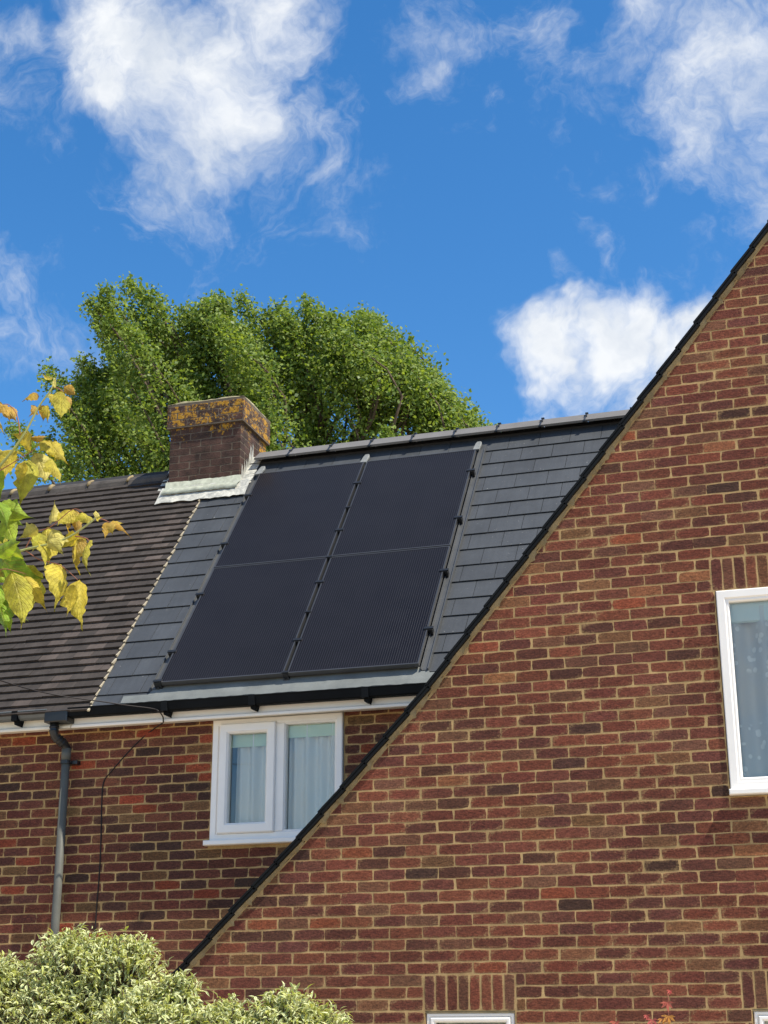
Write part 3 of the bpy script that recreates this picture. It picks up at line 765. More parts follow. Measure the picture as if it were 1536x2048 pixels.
# ------------------------------------------------------------------ roofs of the terrace
PITCH = rad(51)
E0 = Vector((0, 10.832, 2.478 + CZ)); U = Vector((0, math.cos(PITCH), math.sin(PITCH))); NR = Vector((0, -math.sin(PITCH), math.cos(PITCH)))
def RP(x, v, o=0): return Vector((x, 0, 0)) + E0 + U * v + NR * o
VR = 3.80                       # ridge
def roof_box(mb, x0, x1, v0, v1, o00, o01, o10, o11):
    """slab in roof coordinates: lower edge offsets o00..o01, upper edge o10..o11"""
    mb.hexa([RP(x0, v0, o00), RP(x1, v0, o00), RP(x1, v1, o10), RP(x0, v1, o10), RP(x0, v0, o01), RP(x1, v0, o01), RP(x1, v1, o11), RP(x0, v1, o11)])
for parent, xa, xb in ((terr, PX, 1.0), (old, -13.0, PX)):
    mb = MB(); roof_box(mb, xa, xb, .02, VR - .02, -.10, -.012, -.10, -.012)
    # the far slope
    q = lambda x, v, o: Vector((x, 2 * (E0.y + U.y * VR) - RP(x, v, o).y, RP(x, v, o).z))
    mb.hexa([q(xa, -.2, -.10), q(xb, -.2, -.10), q(xb, VR, -.10), q(xa, VR, -.10), q(xa, -.2, 0), q(xb, -.2, 0), q(xb, VR, 0), q(xa, VR, 0)])
    mb.build('roof_deck', 'deck', parent)
    mb = MB(); yb = 2 * (E0.y + U.y * VR) - YB
    mb.box(xa, xb, yb - .2, yb, 0, 4.3); mb.build('rear_wall', 'mortar_back', parent)
# slates: 300 mm wide, 235 mm gauge
ROWS = [0.383 - .235 + .2355 * k for k in range(0, 15)]       # lower edges of the courses
PANX0, PANX1, PANV0, PANV1 = -5.262, -3.10, .165, 3.375
rest = MB()
for k, v0 in enumerate([-.012] + ROWS):
    v1 = min(v0 + .2355 + .02, VR - .03) if k else .175
    j0 = -2.966 + (0.0 if k % 2 == 0 else .146)
    x = j0 - math.ceil((j0 - PX) / .2915) * .2915
    while x < -.9:
        xa, xb = max(x, PX + .004), x + .2872
        x += .2915
        if xb - xa < .03: continue
        if xa > PANX0 - .05 and xb < PANX1 + .05 and v0 > PANV0 - .02 and v1 < PANV1 + .06: continue
        if v0 > 3.0 and xb < -5.36: continue            # behind the chimney flashing
        one = in_view(RP((xa + xb) / 2, v0 + .12, 0), 20)
        gx = -3.0 + (v0 - .2) / 3.6 * 1.35
        if xa > gx + .35: one = False
        mb = MB() if one else rest
        s = random.uniform(.92, 1.08); mb.col = (.045 * s, .050 * s, .056 * s)
        o = jit(.0012)
        roof_box(mb, xa, xb, v0 + jit(.0015), v1, .0085 + o, .0142 + o, -.004, .0022)
        if one: mb.build('slate', 'slate', terr, origin=RP((xa + xb) / 2, v0, 0), attrs=True)
r = rest.build('slate_field', 'slate', terr, attrs=True); r['kind'] = 'stuff'
# eave trim over the gutter
mb = MB(); roof_box(mb, PX + .01, -2.45, -.026, .01, -.006, .007, -.004, .007)
mb.build('eave_trim', 'eave_trim', terr)
# ridge tiles with black union clips
YR, ZR = (RP(0, VR, 0).y, RP(0, VR, 0).z)
def ridge_piece(name, mat, parent, xa, xb, wing, drop, up, th, rnd=False, attrs=False, col=None):
    mb = MB()
    if col: mb.col = col
    if rnd:
        pts = [(-wing * math.cos(t), ZR + up - drop + drop * math.sin(t)) for t in [math.pi * q / 8 for q in range(9)]]
    else: pts = [(-wing, ZR + up - drop), (-.012, ZR + up), (.012, ZR + up), (wing, ZR + up - drop)]
    inn = [(p[0] * .93, p[1] - th) for p in pts]
    ring = pts + inn[::-1]
    A = [mb.vert((xa, YR + p[0], p[1])) for p in ring]; B2 = [mb.vert((xb, YR + p[0], p[1])) for p in ring]
    n = len(ring)
    for i in range(n):
        j = (i + 1) % n; mb.face(A[j], A[i], B2[i], B2[j])
    mb.face(*A); mb.face(*B2[::-1])
    return mb.build(name, mat, parent, attrs=attrs, origin=((xa + xb) / 2, YR, ZR))
x = -5.40; first = True
while x < -.9:
    xb = x + (.42 if not first else .36)
    R = ridge_piece('ridge_tile', 'ridge_new', terr, x + .004, xb - .004, .165, .115, .075, .018)
    mb = MB(); 
    for (yy, zz) in ((-.172, -.058), (-.085, .025), (0, .085)): mb.bar(xb - .014, xb + .014, YR + yy - .014, YR + yy + .012, ZR + zz - .006, ZR + zz + .010, .002)
    mb.tube([(xb, YR - .18, ZR - .052), (xb, YR - .09, ZR + .024), (xb, YR, ZR + .08)], .009, 6)
    mb.build('ridge_clip', 'black_plastic', terr)
    x = xb; first = False
# old tiles: 165 mm wide, 100 mm gauge
tiles = []
VRO = 3.62
k = 0
v0 = -.035
while v0 < VRO:
    x = PX - .004 - (.083 if k % 2 else 0)
    while x > -11.0:
        w = .162
        xa, xb = x - w, x
        x -= .165
        if k % 2 and abs(xb - (PX - .087)) < 1e-6: pass
        tiles.append((xa, xb, v0, k))
    if k % 2: tiles.append((PX - .085, PX - .004, v0, k))
    v0 += .1015; k += 1
def tile_ok(t):
    c = RP((t[0] + t[1]) / 2, t[2] + .05, 0); return in_view(c, 5) and not (t[2] > 3.05 and t[0] > -6.3)
vis = [t for t in tiles if tile_ok(t)]
vis.sort(key=lambda t: project(RP((t[0] + t[1]) / 2, t[2], 0))[2])
ch = set(vis[:300]); rest = MB()
for t in tiles:
    xa, xb, v0, k = t
    one = t in ch; mb = MB() if one else rest
    s = random.uniform(.86, 1.12); base = (.043, .036, .032)
    dx = PX - xb
    if v0 < 2.9 and dx < .62 and random.random() < .62 - dx * .75 - (.35 if dx < .05 else 0): base = random.choice([(.068, .055, .048), (.080, .064, .056), (.062, .050, .044)])
    mb.col = tuple(q * s for q in base)
    o = jit(.0025); a1 = jit(.0025); a2 = jit(.0025)
    v1 = v0 + .125
    n = len(mb.v)
    mb.hexa([RP(xa, v0 + a1, .007 + o), RP(xb, v0 + a2, .007 + o), RP(xb, v1, -.012), RP(xa, v1, -.012), RP(xa, v0 + a1, .027 + o), RP(xb, v0 + a2, .027 + o + jit(.002)), RP(xb, v1, .003), RP(xa, v1, .003)])
    if one: mb.build('roof_tile', 'tile', old, origin=RP((xa + xb) / 2, v0, 0), attrs=True)
r = rest.build('tile_field', 'tile', old, attrs=True); r['kind'] = 'stuff'
# old ridge with cream mortar at the joints
x = -6.34
ZR0 = ZR
while x > -12:
    s = random.uniform(.8, 1.15)
    ZR = ZR0 - .115
    ridge_piece('ridge_tile', 'ridge_old', old, x - .435, x, .15, .12, .075, .02, True, True, tuple(q * s for q in (.07, .062, .055)))
    mb = MB(); mb.tube([(x - .44, YR + .15 * -math.cos(t) * 1.02, ZR - .045 + .12 * math.sin(t) * 1.03) for t in [math.pi * q / 10 for q in range(1, 7)]], [.010 + .012 * random.random() for _ in range(6)], 6)
    mb.build('ridge_mortar', 'bedding', old, smooth=True)
    x -= .445
ZR = ZR0
# cream fillet where old tiles meet the slates
mb = MB(); v = -.07
while v < 3.12:
    w = random.uniform(.003, .013)
    roof_box(mb, PX - .006 - jit(.005), PX + w, v + random.uniform(0, .02), v + .1, .012, .029 + jit(.004), .004, .012)
    v += .1015
mb.build('mortar_fillet', 'cream_mortar', old)

# ------------------------------------------------------------------ chimney (part of the slate-roofed house)
CX0, CX1, CY0, CY1 = -6.252, -5.488, 12.93, 13.60
CB, CC, CT = 6.55, 7.585, 7.865          # base, underside of the oversailing courses, top (above the ground)
mb = MB(); mb.box(CX0 + .0012, CX1 - .0012, CY0 + .0012, CY1 - .0012, CB, CC + .01); mb.box(CX0 - .0288, CX1 + .0288, CY0 - .0288, CY1 + .0288, CC + .01, CT - .005)
CH = mb.build('chimney', 'mortar_chim', terr)
PALC = [((.14, .06, .05), 5), ((.09, .05, .045), 5), ((.20, .075, .055), 3), ((.06, .045, .04), 4)]
PALK = [((.12, .06, .045), 5), ((.30, .11, .06), 2), ((.07, .05, .04), 5)]
z = CB + .01; k = 0
while z < CT - .03:
    over = .03 if z > CC - .02 else 0.0
    xa, xb, ya, yb = CX0 - over, CX1 + over, CY0 - over, CY1 + over
    pal = PALK if over else PALC
    for (lo, hi, plane, ax) in ((xa, xb, ya, 'y'), (ya, yb, xb, 'x'), (ya, yb, xa, 'xl')):
        p = lo - (.1125 if k % 2 else 0)
        while p < hi - .02:
            s, t = max(p, lo) + .001, min(p + .219, hi) - .001
            p += .225
            if t - s < .03: continue
            mb = MB(); mb.col = brick_col(pal)
            if ax == 'y': brick_grid(mb, s, t, z, z + .068, plane); c = ((s + t) / 2, plane, z)
            elif ax == 'x': brick_grid(mb, s, t, z, z + .065, plane, axis='x'); c = (plane, (s + t) / 2, z)
            else:
                brick_grid(mb, s, t, z, z + .065, plane, axis='x'); mb.v = [(2 * plane - q[0], q[1], q[2]) for q in mb.v]; c = (plane, (s + t) / 2, z)
            mb.build('brick', 'brick_chim', CH, origin=c, attrs=True)
    z += .075; k += 1
# weathered mortar cap
mb = MB(); n = 14
def capz(u, w): return CT + .045 + .012 * math.sin(u * 7 + 1) * math.cos(w * 5) - .05 * (abs(u - .5) ** 3 * 6 + abs(w - .5) ** 3 * 6) + jit(.004)
gr = [[mb.vert((CX0 - .03 + (CX1 - CX0 + .06) * i / n, CY0 - .03 + (CY1 - CY0 + .06) * j / n, capz(i / n, j / n))) for j in range(n + 1)] for i in range(n + 1)]
for i in range(n):
    for j in range(n): mb.face(gr[i][j], gr[i + 1][j], gr[i + 1][j + 1], gr[i][j + 1])
ed = [gr[i][0] for i in range(n + 1)] + [gr[n][j] for j in range(1, n + 1)] + [gr[i][n] for i in range(n - 1, -1, -1)] + [gr[0][j] for j in range(n - 1, 0, -1)]
lw = [mb.vert((mb.v[i][0], mb.v[i][1], CT - .012)) for i in ed]
for a in range(len(ed)):
    b2 = (a + 1) % len(ed); mb.face(ed[b2], ed[a], lw[a], lw[b2])
mb.build('cap', 'cap', CH, smooth=True)
# flashing: front apron, upstand, stepped side
def roofz(y): return E0.z + (y - E0.y) * math.tan(PITCH)
mb = MB(); n = 24
vy = (CY0 - E0.y) / U.y
def bend(xa, xb, rows_):
    pr = None
    for i in range(n + 1):
        x = xa + (xb - xa) * i / n
        cur = [mb.vert(Vector(p) + Vector((0, jit(.003), jit(.004)))) for p in rows_(x)]
        if pr:
            for a in range(len(cur) - 1): mb.face(pr[a], cur[a], cur[a + 1], pr[a + 1])
        pr = cur
bend(CX0 - .055, CX1 + .13, lambda x: [RP(x, vy - .235 + .007 * math.sin(x * 31) + jit(.004), .033), RP(x, vy - .12, .040), RP(x, vy - .02, .044), RP(x, vy + .03, .044)])
mb.build('flashing', 'flash', CH, smooth=True)
mb = MB()
zf = roofz(CY0)
bend(CX0 - .02, CX1 + .02, lambda x: [RP(x, vy - .112 + jit(.003), .052), RP(x, vy - .108, .066), RP(x, vy - .05, .068), (x, CY0 - .020, zf + .045), (x, CY0 - .012, zf + .105 + .006 * math.sin(x * 19)), (x, CY0 + .002, zf + .110)])
mb.build('flashing', 'flash_old', CH, smooth=True)
for side in (1, -1):
    mb = MB(); X = (CX1 + .010) if side > 0 else (CX0 - .010); m = 12
    for i in range(m):
        y0 = CY0 - .012 + (YR - CY0 + .03) * i / m; y1 = CY0 - .012 + (YR - CY0 + .03) * (i + 1) / m
        za, zb = roofz(y0) + .02, roofz(y1) + .02
        top = max(za, zb) + (.13 + random.uniform(-.03, .05)) * (1 if i % 2 else .72)
        wq = X + side * .11
        P = [(X, y0, za), (X, y1, zb), (X + jit(.003), y1 - .005, top - .03), (X + jit(.003), y0 + .012, top)]
        j = [mb.vert(p) for p in P]; mb.face(*j)
        j = [mb.vert(p) for p in ((X, y0, za + .005), (wq, y0, za + .008 + jit(.006)), (wq, y1, zb + .008 + jit(.006)), (X, y1, zb + .005))]; mb.face(*j)
    mb.build('flashing', 'flash', CH, smooth=False)

# ------------------------------------------------------------------ solar panels and their mounting
RX = Matrix.Rotation(PITCH, 3, 'X')
mount = empty('panel_mounting_frame', RP(-4.18, .1, 0)); tag(mount, 'grey metal rails, black clamps and pale apron holding the solar panels', 'mounting frame')
def rpart(name, mat, fn, smooth=False):
    mb = MB(); fn(mb); return mb.build(name, mat, mount, smooth=smooth)
for xa, xb in ((-5.345, -5.270), (-4.205, -4.160), (-3.092, -3.030)):
    def f(mb, xa=xa, xb=xb):
        roof_box(mb, xa, xb, .15, 3.47, .016, .030, .012, .024)
        roof_box(mb, xa, xa + .008, .15, 3.47, .03, .046, .024, .040); roof_box(mb, xb - .008, xb, .15, 3.47, .03, .046, .024, .040)
    rpart('rail', 'rail', f)
for xc in (-5.292, -4.215, -3.105):
    def f(mb, xc=xc):
        pts = [(xc - .03, 3.40), (xc + .03, 3.40), (xc + .03, 3.55), (xc + .018, 3.585), (xc - .018, 3.585), (xc - .03, 3.55)]
        A = [mb.vert(RP(p[0], p[1], .055 if p[1] < 3.42 else .03)) for p in pts]; B2 = [mb.vert(RP(p[0], p[1], .07 if p[1] < 3.42 else .045)) for p in pts]
        mb.face(*B2); 
        for i in range(6): mb.face(A[i], A[(i + 1) % 6], B2[(i + 1) % 6], B2[i])
    rpart('rail_tab', 'tab', f)
for xa, xb in ((-5.27, -4.235), (-4.19, -3.125)):
    rpart('top_flashing', 'tab', lambda mb, xa=xa, xb=xb: roof_box(mb, xa, xb, 3.382, 3.418, .045, .058, .03, .04))
cl = [(-5.272, 2.976), (-5.272, 2.151), (-5.272, 1.37), (-5.272, .564), (-5.272, .18), (-3.092, 2.99), (-3.092, 2.201), (-3.092, 1.397), (-3.092, .605)]
cm = [(2.985, 1), (2.56, .6), (2.19, 1), (1.764, .7), (1.392, 1), (.964, .6), (.588, 1), (.172, .7)]
for (xc, vc, s) in [(a, b, 1) for a, b in cl] + [(-4.181, v, s) for v, s in cm]:
    def f(mb, xc=xc, vc=vc, s=s):
        w = .030 * s
        roof_box(mb, xc - w, xc + w, vc - .022 * s, vc + .022 * s, .02, .086, .02, .086)
        roof_box(mb, xc - w - .008, xc + w + .008, vc - .012 * s, vc + .014 * s, .0862, .094, .0862, .094)
    rpart('clamp', 'black_plastic', f)
def f(mb):
    n = 60; prev = None
    for i in range(n + 1):
        x = -5.565 + (2.97 - .38) * i / n
        top = .098 if x < -5.34 else (.20 if x < -3.04 else .125)
        cur = [mb.vert(RP(x, .012 + jit(.006), .020)), mb.vert(RP(x, .06, .024 + jit(.002))), mb.vert(RP(x, top, .024)), mb.vert(RP(x, top, .008)), mb.vert(RP(x, .012, .008))]
        if prev:
            for a in range(5): mb.face(prev[a], cur[a], cur[(a + 1) % 5], prev[(a + 1) % 5])
        prev = cur
rpart('apron', 'apron', f)
LAB = {(0, 1): 'upper left solar panel, nearest the chimney', (1, 1): 'upper right solar panel, just under the ridge tiles', (0, 0): 'lower left solar panel, nearest the old brown tiles', (1, 0): 'lower right solar panel, nearest the sloping brick gable'}
PW = (PANX1 - PANX0 - .03) / 2; PH = (PANV1 - PANV0 - .014) / 2
for (ix, iv), lab in LAB.items():
    xa = PANX0 + ix * (PW + .03); va = PANV0 + iv * (PH + .014)
    P = empty('solar_panel', RP(xa + PW / 2, va + PH / 2, .05)); tag(P, lab, 'solar panel', 'black solar panels on the slate roof')
    P.rotation_euler = (PITCH, 0, 0)
    mb = MB(); w, h, t = PW / 2, PH / 2, .011
    for (a, b, c, d) in ((-w, w, -h, -h + t), (-w, w, h - t, h), (-w, -w + t, -h + t, h - t), (w - t, w, -h + t, h - t)): mb.box(a, b, c, d, 0, .036)
    me = mb.build('frame', 'frame_black'); me.parent = P; me.location = (0, 0, 0)
    mb = MB(); mb.box(-w + t, w - t, -h + t, h - t, .02, .0335)
    ob = mb.build('cell_sheet', 'cells'); ob.parent = P; ob.location = (0, 0, 0)

# ------------------------------------------------------------------ cable
mb = MB()
cp = [(-6.6, 6.0, 4.75), (-6.2, 8.4, 4.42), (-5.95, 9.9, 4.325), (-5.5, 10.55, 4.295), (-5.28, 10.78, 4.285), (-5.215, 10.80, 4.262), (-5.205, 10.86, 4.23), (-5.215, 10.895, 4.20), (-5.25, 10.95, 4.195), (-5.40, YB - .004, 4.165), (-5.50, YB - .004, 4.09), (-5.613, YB - .004, 3.985), (-5.74, YB - .004, 3.85), (-5.800, YB - .004, 3.77), (-5.806, YB - .004, 3.60), (-5.794, YB - .004, 3.3), (-5.792, YB - .004, 3.0), (-5.80, YB - .004, 2.62), (-5.80, YB - .004, 1.0)]
def smooth_path(p, n=6):
    p = [Vector(q) for q in p]; out = []
    for i in range(len(p) - 1):
        a, b, c, d = p[max(i - 1, 0)], p[i], p[i + 1], p[min(i + 2, len(p) - 1)]
        for k in range(n):
            t = k / n; out.append(.5 * ((2 * b) + (c - a) * t + (2 * a - 5 * b + 4 * c - d) * t * t + (3 * b - a - 3 * c + d) * t ** 3))
    return out + [p[-1]]
mb.tube(smooth_path(cp), .0052, 6)
tag(mb.build('cable', 'cable', smooth=True), 'thin black cable from the eaves down the left brick wall', 'cable')

LEAVES=[
  ((-1.942,3.227,3.423),(-1.987,3.22,3.416),0.0191,'o'),
  ((-1.894,3.264,3.46),(-1.852,3.262,3.433),0.0191,'o'),
  ((-1.972,3.335,3.522),(-1.982,3.29,3.526),0.0121,'p'),
  ((-1.864,3.164,3.416),(-1.866,3.181,3.452),0.0095,'p'),
  ((-1.875,3.233,3.432),(-1.863,3.201,3.342),0.0302,'y'),
  ((-2.024,3.439,3.528),(-2.024,3.426,3.483),0.0207,'y'),
  ((-1.96,3.394,3.497),(-1.94,3.382,3.435),0.0207,'o'),
  ((-2.011,3.339,3.446),(-2.017,3.301,3.406),0.0191,'o'),
  ((-1.991,3.338,3.451),(-2.006,3.357,3.41),0.0184,'o'),
  ((-1.96,3.306,3.434),(-1.965,3.316,3.388),0.0191,'y'),
  ((-2.125,3.348,3.472),(-2.087,3.303,3.367),0.0365,'o'),
  ((-2.123,3.372,3.478),(-2.09,3.37,3.425),0.0286,'o'),
  ((-2.072,3.244,3.427),(-2.008,3.197,3.344),0.0286,'o'),
  ((-2.193,3.402,3.491),(-2.166,3.39,3.423),0.0286,'o'),
  ((-2.036,3.361,3.349),(-2.115,3.382,3.396),0.0365,'y'),
  ((-1.998,3.36,3.365),(-2.068,3.384,3.386),0.0175,'o'),
  ((-1.943,3.271,3.319),(-1.911,3.285,3.26),0.0413,'y'),
  ((-1.931,3.284,3.319),(-1.888,3.309,3.255),0.0302,'y'),
  ((-2.045,3.406,3.347),(-1.992,3.364,3.231),0.0461,'p'),
  ((-1.872,3.198,3.232),(-1.821,3.165,3.144),0.027,'y'),
  ((-2.131,3.43,3.37),(-2.135,3.415,3.279),0.0334,'y'),
  ((-2.109,3.335,3.332),(-2.02,3.31,3.293),0.0238,'y'),
  ((-2.013,3.302,3.286),(-1.999,3.283,3.13),0.0397,'yg'),
  ((-1.992,3.258,3.26),(-1.996,3.255,3.196),0.0238,'y'),
  ((-2.101,3.324,3.273),(-2.099,3.346,3.19),0.0175,'g'),
  ((-2.132,3.351,3.349),(-2.135,3.375,3.288),0.0318,'y'),
  ((-1.975,3.4,3.14),(-1.992,3.429,3.211),0.0238,'p'),
  ((-1.89,3.348,3.148),(-1.908,3.311,3.09),0.0365,'y'),
  ((-1.922,3.401,3.166),(-1.94,3.428,3.107),0.0365,'o'),
  ((-1.915,3.413,3.17),(-1.909,3.409,3.091),0.0207,'o'),
  ((-1.864,3.36,3.14),(-1.834,3.327,3.091),0.027,'y'),
  ((-1.81,3.393,3.119),(-1.813,3.389,3.07),0.0175,'o'),
  ((-1.713,3.24,3.058),(-1.64,3.195,2.991),0.0143,'o'),
  ((-1.805,3.399,3.118),(-1.781,3.428,3.122),0.0143,'o'),
  ((-1.695,3.185,3.039),(-1.688,3.199,3.011),0.0159,'o'),
  ((-1.78,3.275,3.091),(-1.733,3.237,3.072),0.0083,'p'),
  ((-1.761,3.242,3.078),(-1.771,3.254,3.102),0.0095,'p'),
  ((-1.982,3.404,3.125),(-1.966,3.358,2.998),0.0429,'y'),
  ((-1.936,3.332,3.094),(-1.869,3.286,3.008),0.0334,'p'),
  ((-1.988,3.361,3.097),(-1.993,3.338,3.035),0.0286,'yg'),
  ((-1.894,3.407,3.091),(-1.97,3.435,3.064),0.0302,'y'),
  ((-1.831,3.302,3.048),(-1.848,3.331,2.96),0.0397,'o'),
  ((-1.781,3.247,3.019),(-1.74,3.203,2.914),0.0175,'y'),
  ((-1.832,3.328,3.053),(-1.845,3.28,2.977),0.0207,'y'),
  ((-1.908,3.215,3.054),(-1.955,3.198,3.028),0.027,'p'),
  ((-1.956,3.331,3.066),(-1.924,3.293,2.965),0.0318,'y'),
  ((-1.848,3.172,3.01),(-1.819,3.191,2.968),0.0222,'p'),
  ((-2.051,3.248,3.13),(-1.955,3.275,3.112),0.0365,'g'),
  ((-2.133,3.411,3.188),(-2.053,3.391,3.122),0.0397,'g'),
  ((-2.052,3.289,3.128),(-1.999,3.281,3.037),0.035,'g'),
  ((-2.102,3.34,3.039),(-1.936,3.338,2.966),0.0588,'g'),
  ((-2.091,3.317,3.119),(-2.069,3.316,3.058),0.0318,'g'),
  ((-2.078,3.423,3.031),(-2.036,3.414,2.874),0.0556,'yg'),
  ((-1.97,3.281,2.958),(-1.914,3.288,2.85),0.027,'y'),
  ((-1.976,3.227,2.951),(-1.933,3.201,2.79),0.0492,'yg'),
  ((-2.127,3.434,2.967),(-2.045,3.425,2.879),0.0318,'g'),
  ((-1.89,3.314,2.986),(-1.876,3.264,2.849),0.0524,'y'),
  ((-1.821,3.276,2.93),(-1.791,3.273,2.793),0.0461,'y'),
  ((-1.766,3.166,2.88),(-1.789,3.165,2.803),0.0207,'y'),
  ((-2.081,3.337,2.963),(-2.031,3.292,2.795),0.0445,'g'),
  ((-2.083,3.336,2.905),(-2.032,3.323,2.813),0.0318,'g'),
  ((-2.1,3.35,3.001),(-2.034,3.328,2.974),0.0238,'y'),
  ((-2.106,3.358,3.104),(-2.102,3.367,3.047),0.0318,'yg'),
  ((-1.997,3.166,2.991),(-1.895,3.121,2.985),0.0286,'g'),
  ((-2.11,3.349,3.027),(-2.069,3.376,2.965),0.0381,'g'),
  ((-2.054,3.23,3.154),(-2.002,3.217,3.053),0.035,'g'),
  ((-2.099,3.326,2.968),(-2.054,3.302,2.85),0.0445,'g'),
  ((-2.018,3.262,3.015),(-1.951,3.237,2.983),0.0222,'g'),
]
TWIGS=[
   [(-2.132, 3.3, 3.238), (-2.087, 3.3, 3.275), (-2.043, 3.3, 3.327), (-2.015, 3.3, 3.369), (-1.984, 3.3, 3.431), (-1.951, 3.3, 3.477), (-1.945, 3.3, 3.509)] ,
   [(-2.034, 3.3, 3.356), (-2.049, 3.3, 3.416), (-2.078, 3.3, 3.449), (-2.103, 3.3, 3.45)] ,
   [(-2.109, 3.3, 3.247), (-2.086, 3.3, 3.261), (-2.044, 3.3, 3.281), (-1.994, 3.3, 3.306), (-1.96, 3.3, 3.332)] ,
   [(-2.11, 3.3, 3.009), (-2.064, 3.3, 3.021), (-1.991, 3.3, 3.033), (-1.884, 3.3, 3.049), (-1.817, 3.3, 3.083), (-1.795, 3.3, 3.1)] ,
   [(-2.114, 3.3, 3.046), (-2.067, 3.3, 3.053), (-2.028, 3.3, 3.053)] ,
   [(-1.991, 3.3, 3.031), (-1.946, 3.3, 3.001), (-1.887, 3.3, 2.981), (-1.834, 3.3, 2.937)] ,
   [(-1.991, 3.3, 3.037), (-1.967, 3.3, 3.076), (-1.922, 3.3, 3.088), (-1.863, 3.3, 3.129), (-1.831, 3.3, 3.117)] ,
   [(-1.85, 3.3, 3.055), (-1.819, 3.3, 3.047), (-1.803, 3.3, 3.031)] ,
   [(-1.915, 3.3, 3.465), (-1.932, 3.3, 3.478), (-1.948, 3.3, 3.481)] ,
   [(-2.084, 3.3, 2.974), (-2.053, 3.3, 2.986), (-2.021, 3.3, 2.979), (-1.981, 3.3, 2.965)] ,
   [(-1.795, 3.3, 3.1), (-1.772, 3.3, 3.092), (-1.755, 3.3, 3.083)] ,
]

# ------------------------------------------------------------------ vegetation
def leaf_mesh(name, V, F, C, mat, parent=None, smooth=False, uv=None):
    me = bpy.data.meshes.new(name)
    V = np.asarray(V, 'f'); F = np.asarray(F, 'i')
    nf, k = F.shape
    me.vertices.add(len(V)); me.vertices.foreach_set('co', V.ravel())
    me.loops.add(nf * k); me.loops.foreach_set('vertex_index', F.ravel())
    me.polygons.add(nf); me.polygons.foreach_set('loop_start', np.arange(nf, dtype='i') * k)
    me.materials.append(M[mat])
    me.update(calc_edges=True)
    ca = me.attributes.new('Col', 'FLOAT_COLOR', 'POINT'); ca.data.foreach_set('color', np.concatenate([np.asarray(C, 'f'), np.ones((len(V), 1), 'f')], 1).ravel())
    if uv is not None:
        ul = me.uv_layers.new(name='UVMap'); ul.data.foreach_set('uv', np.asarray(uv, 'f')[F.ravel()].ravel())
    if smooth: me.polygons.foreach_set('use_smooth', np.ones(nf, bool))
    o = bpy.data.objects.new(name, me); COL.objects.link(o)
    if parent is not None: o.parent = parent; o.location = -world_loc(parent)
    return o
def unit(a): return a / (np.linalg.norm(a, axis=1, keepdims=True) + 1e-9)

# ---- tall wind-blown tree beyond the ridge ----
TX, TY = -10.2, 26.5
tree = empty('poplar_tree', (TX, TY, 0)); tag(tree, 'large wind-blown green tree standing behind the roof ridge and chimney', 'tree')
OUT = [(-15.3, 11.2), (-15.15, 12.4), (-14.95, 13.4), (-14.75, 14.6), (-14.5, 15.3), (-14.2, 15.6), (-13.9, 16.2), (-13.45, 16.8), (-12.85, 16.35), (-12.15, 16.75), (-11.7, 16.5), (-11.0, 16.15), (-10.2, 16.05), (-9.5, 15.7), (-8.9, 15.25), (-8.35, 15.5), (-7.9, 14.7), (-7.25, 14.05), (-6.8, 13.4), (-6.4, 12.7)]
def topz(x):
    for (a, b), (c, d) in zip(OUT, OUT[1:]):
        if x <= c: return b + (d - b) * max(0, (x - a)) / (c - a)
    return OUT[-1][1]
rng = np.random.default_rng(7)
plumes = []
for (x, z) in OUT: plumes.append((x, 26 + rng.uniform(-.8, .8), z + rng.uniform(-.05, .22), rng.uniform(.55, .8)))
for q in range(95):
    x = rng.uniform(-14.9, -6.6); plumes.append((x, 26 + rng.uniform(-1.5, 1.5), topz(x) - abs(rng.normal(0, .45)) - .12, rng.uniform(.55, .95)))
for zz in np.arange(9.6, 16.4, .62):             # the body of the crown, bough by bough
    for xx in np.arange(-14.6, -6.6, .62):
        x = xx + rng.uniform(-.3, .3); y = 26 + rng.uniform(-2.6, 1.8); z = zz + rng.uniform(-.3, .3)
        if z < topz(x) - .5 - .12 * abs(y - 26) ** 2: plumes.append((x, y, z, rng.uniform(.75, 1.15)))
for q in range(50):
    x = rng.uniform(-14.6, -6.8); plumes.append((x, 26 + rng.uniform(-3, 3), rng.uniform(5.5, 9.0), 1.2))
Vs = []; Cs = []; limb = MB()
trunk = MB(); trunk.tube(smooth_path([(TX, TY, 0), (TX + .1, TY, 3), (TX - .2, TY, 6.5), (TX - .5, TY, 10), (TX - 1.0, TY, 13.2)], 5), [.42 - .36 * i / 20 for i in range(21)], 12)
trunk.build('trunk', 'bark', tree, smooth=True)
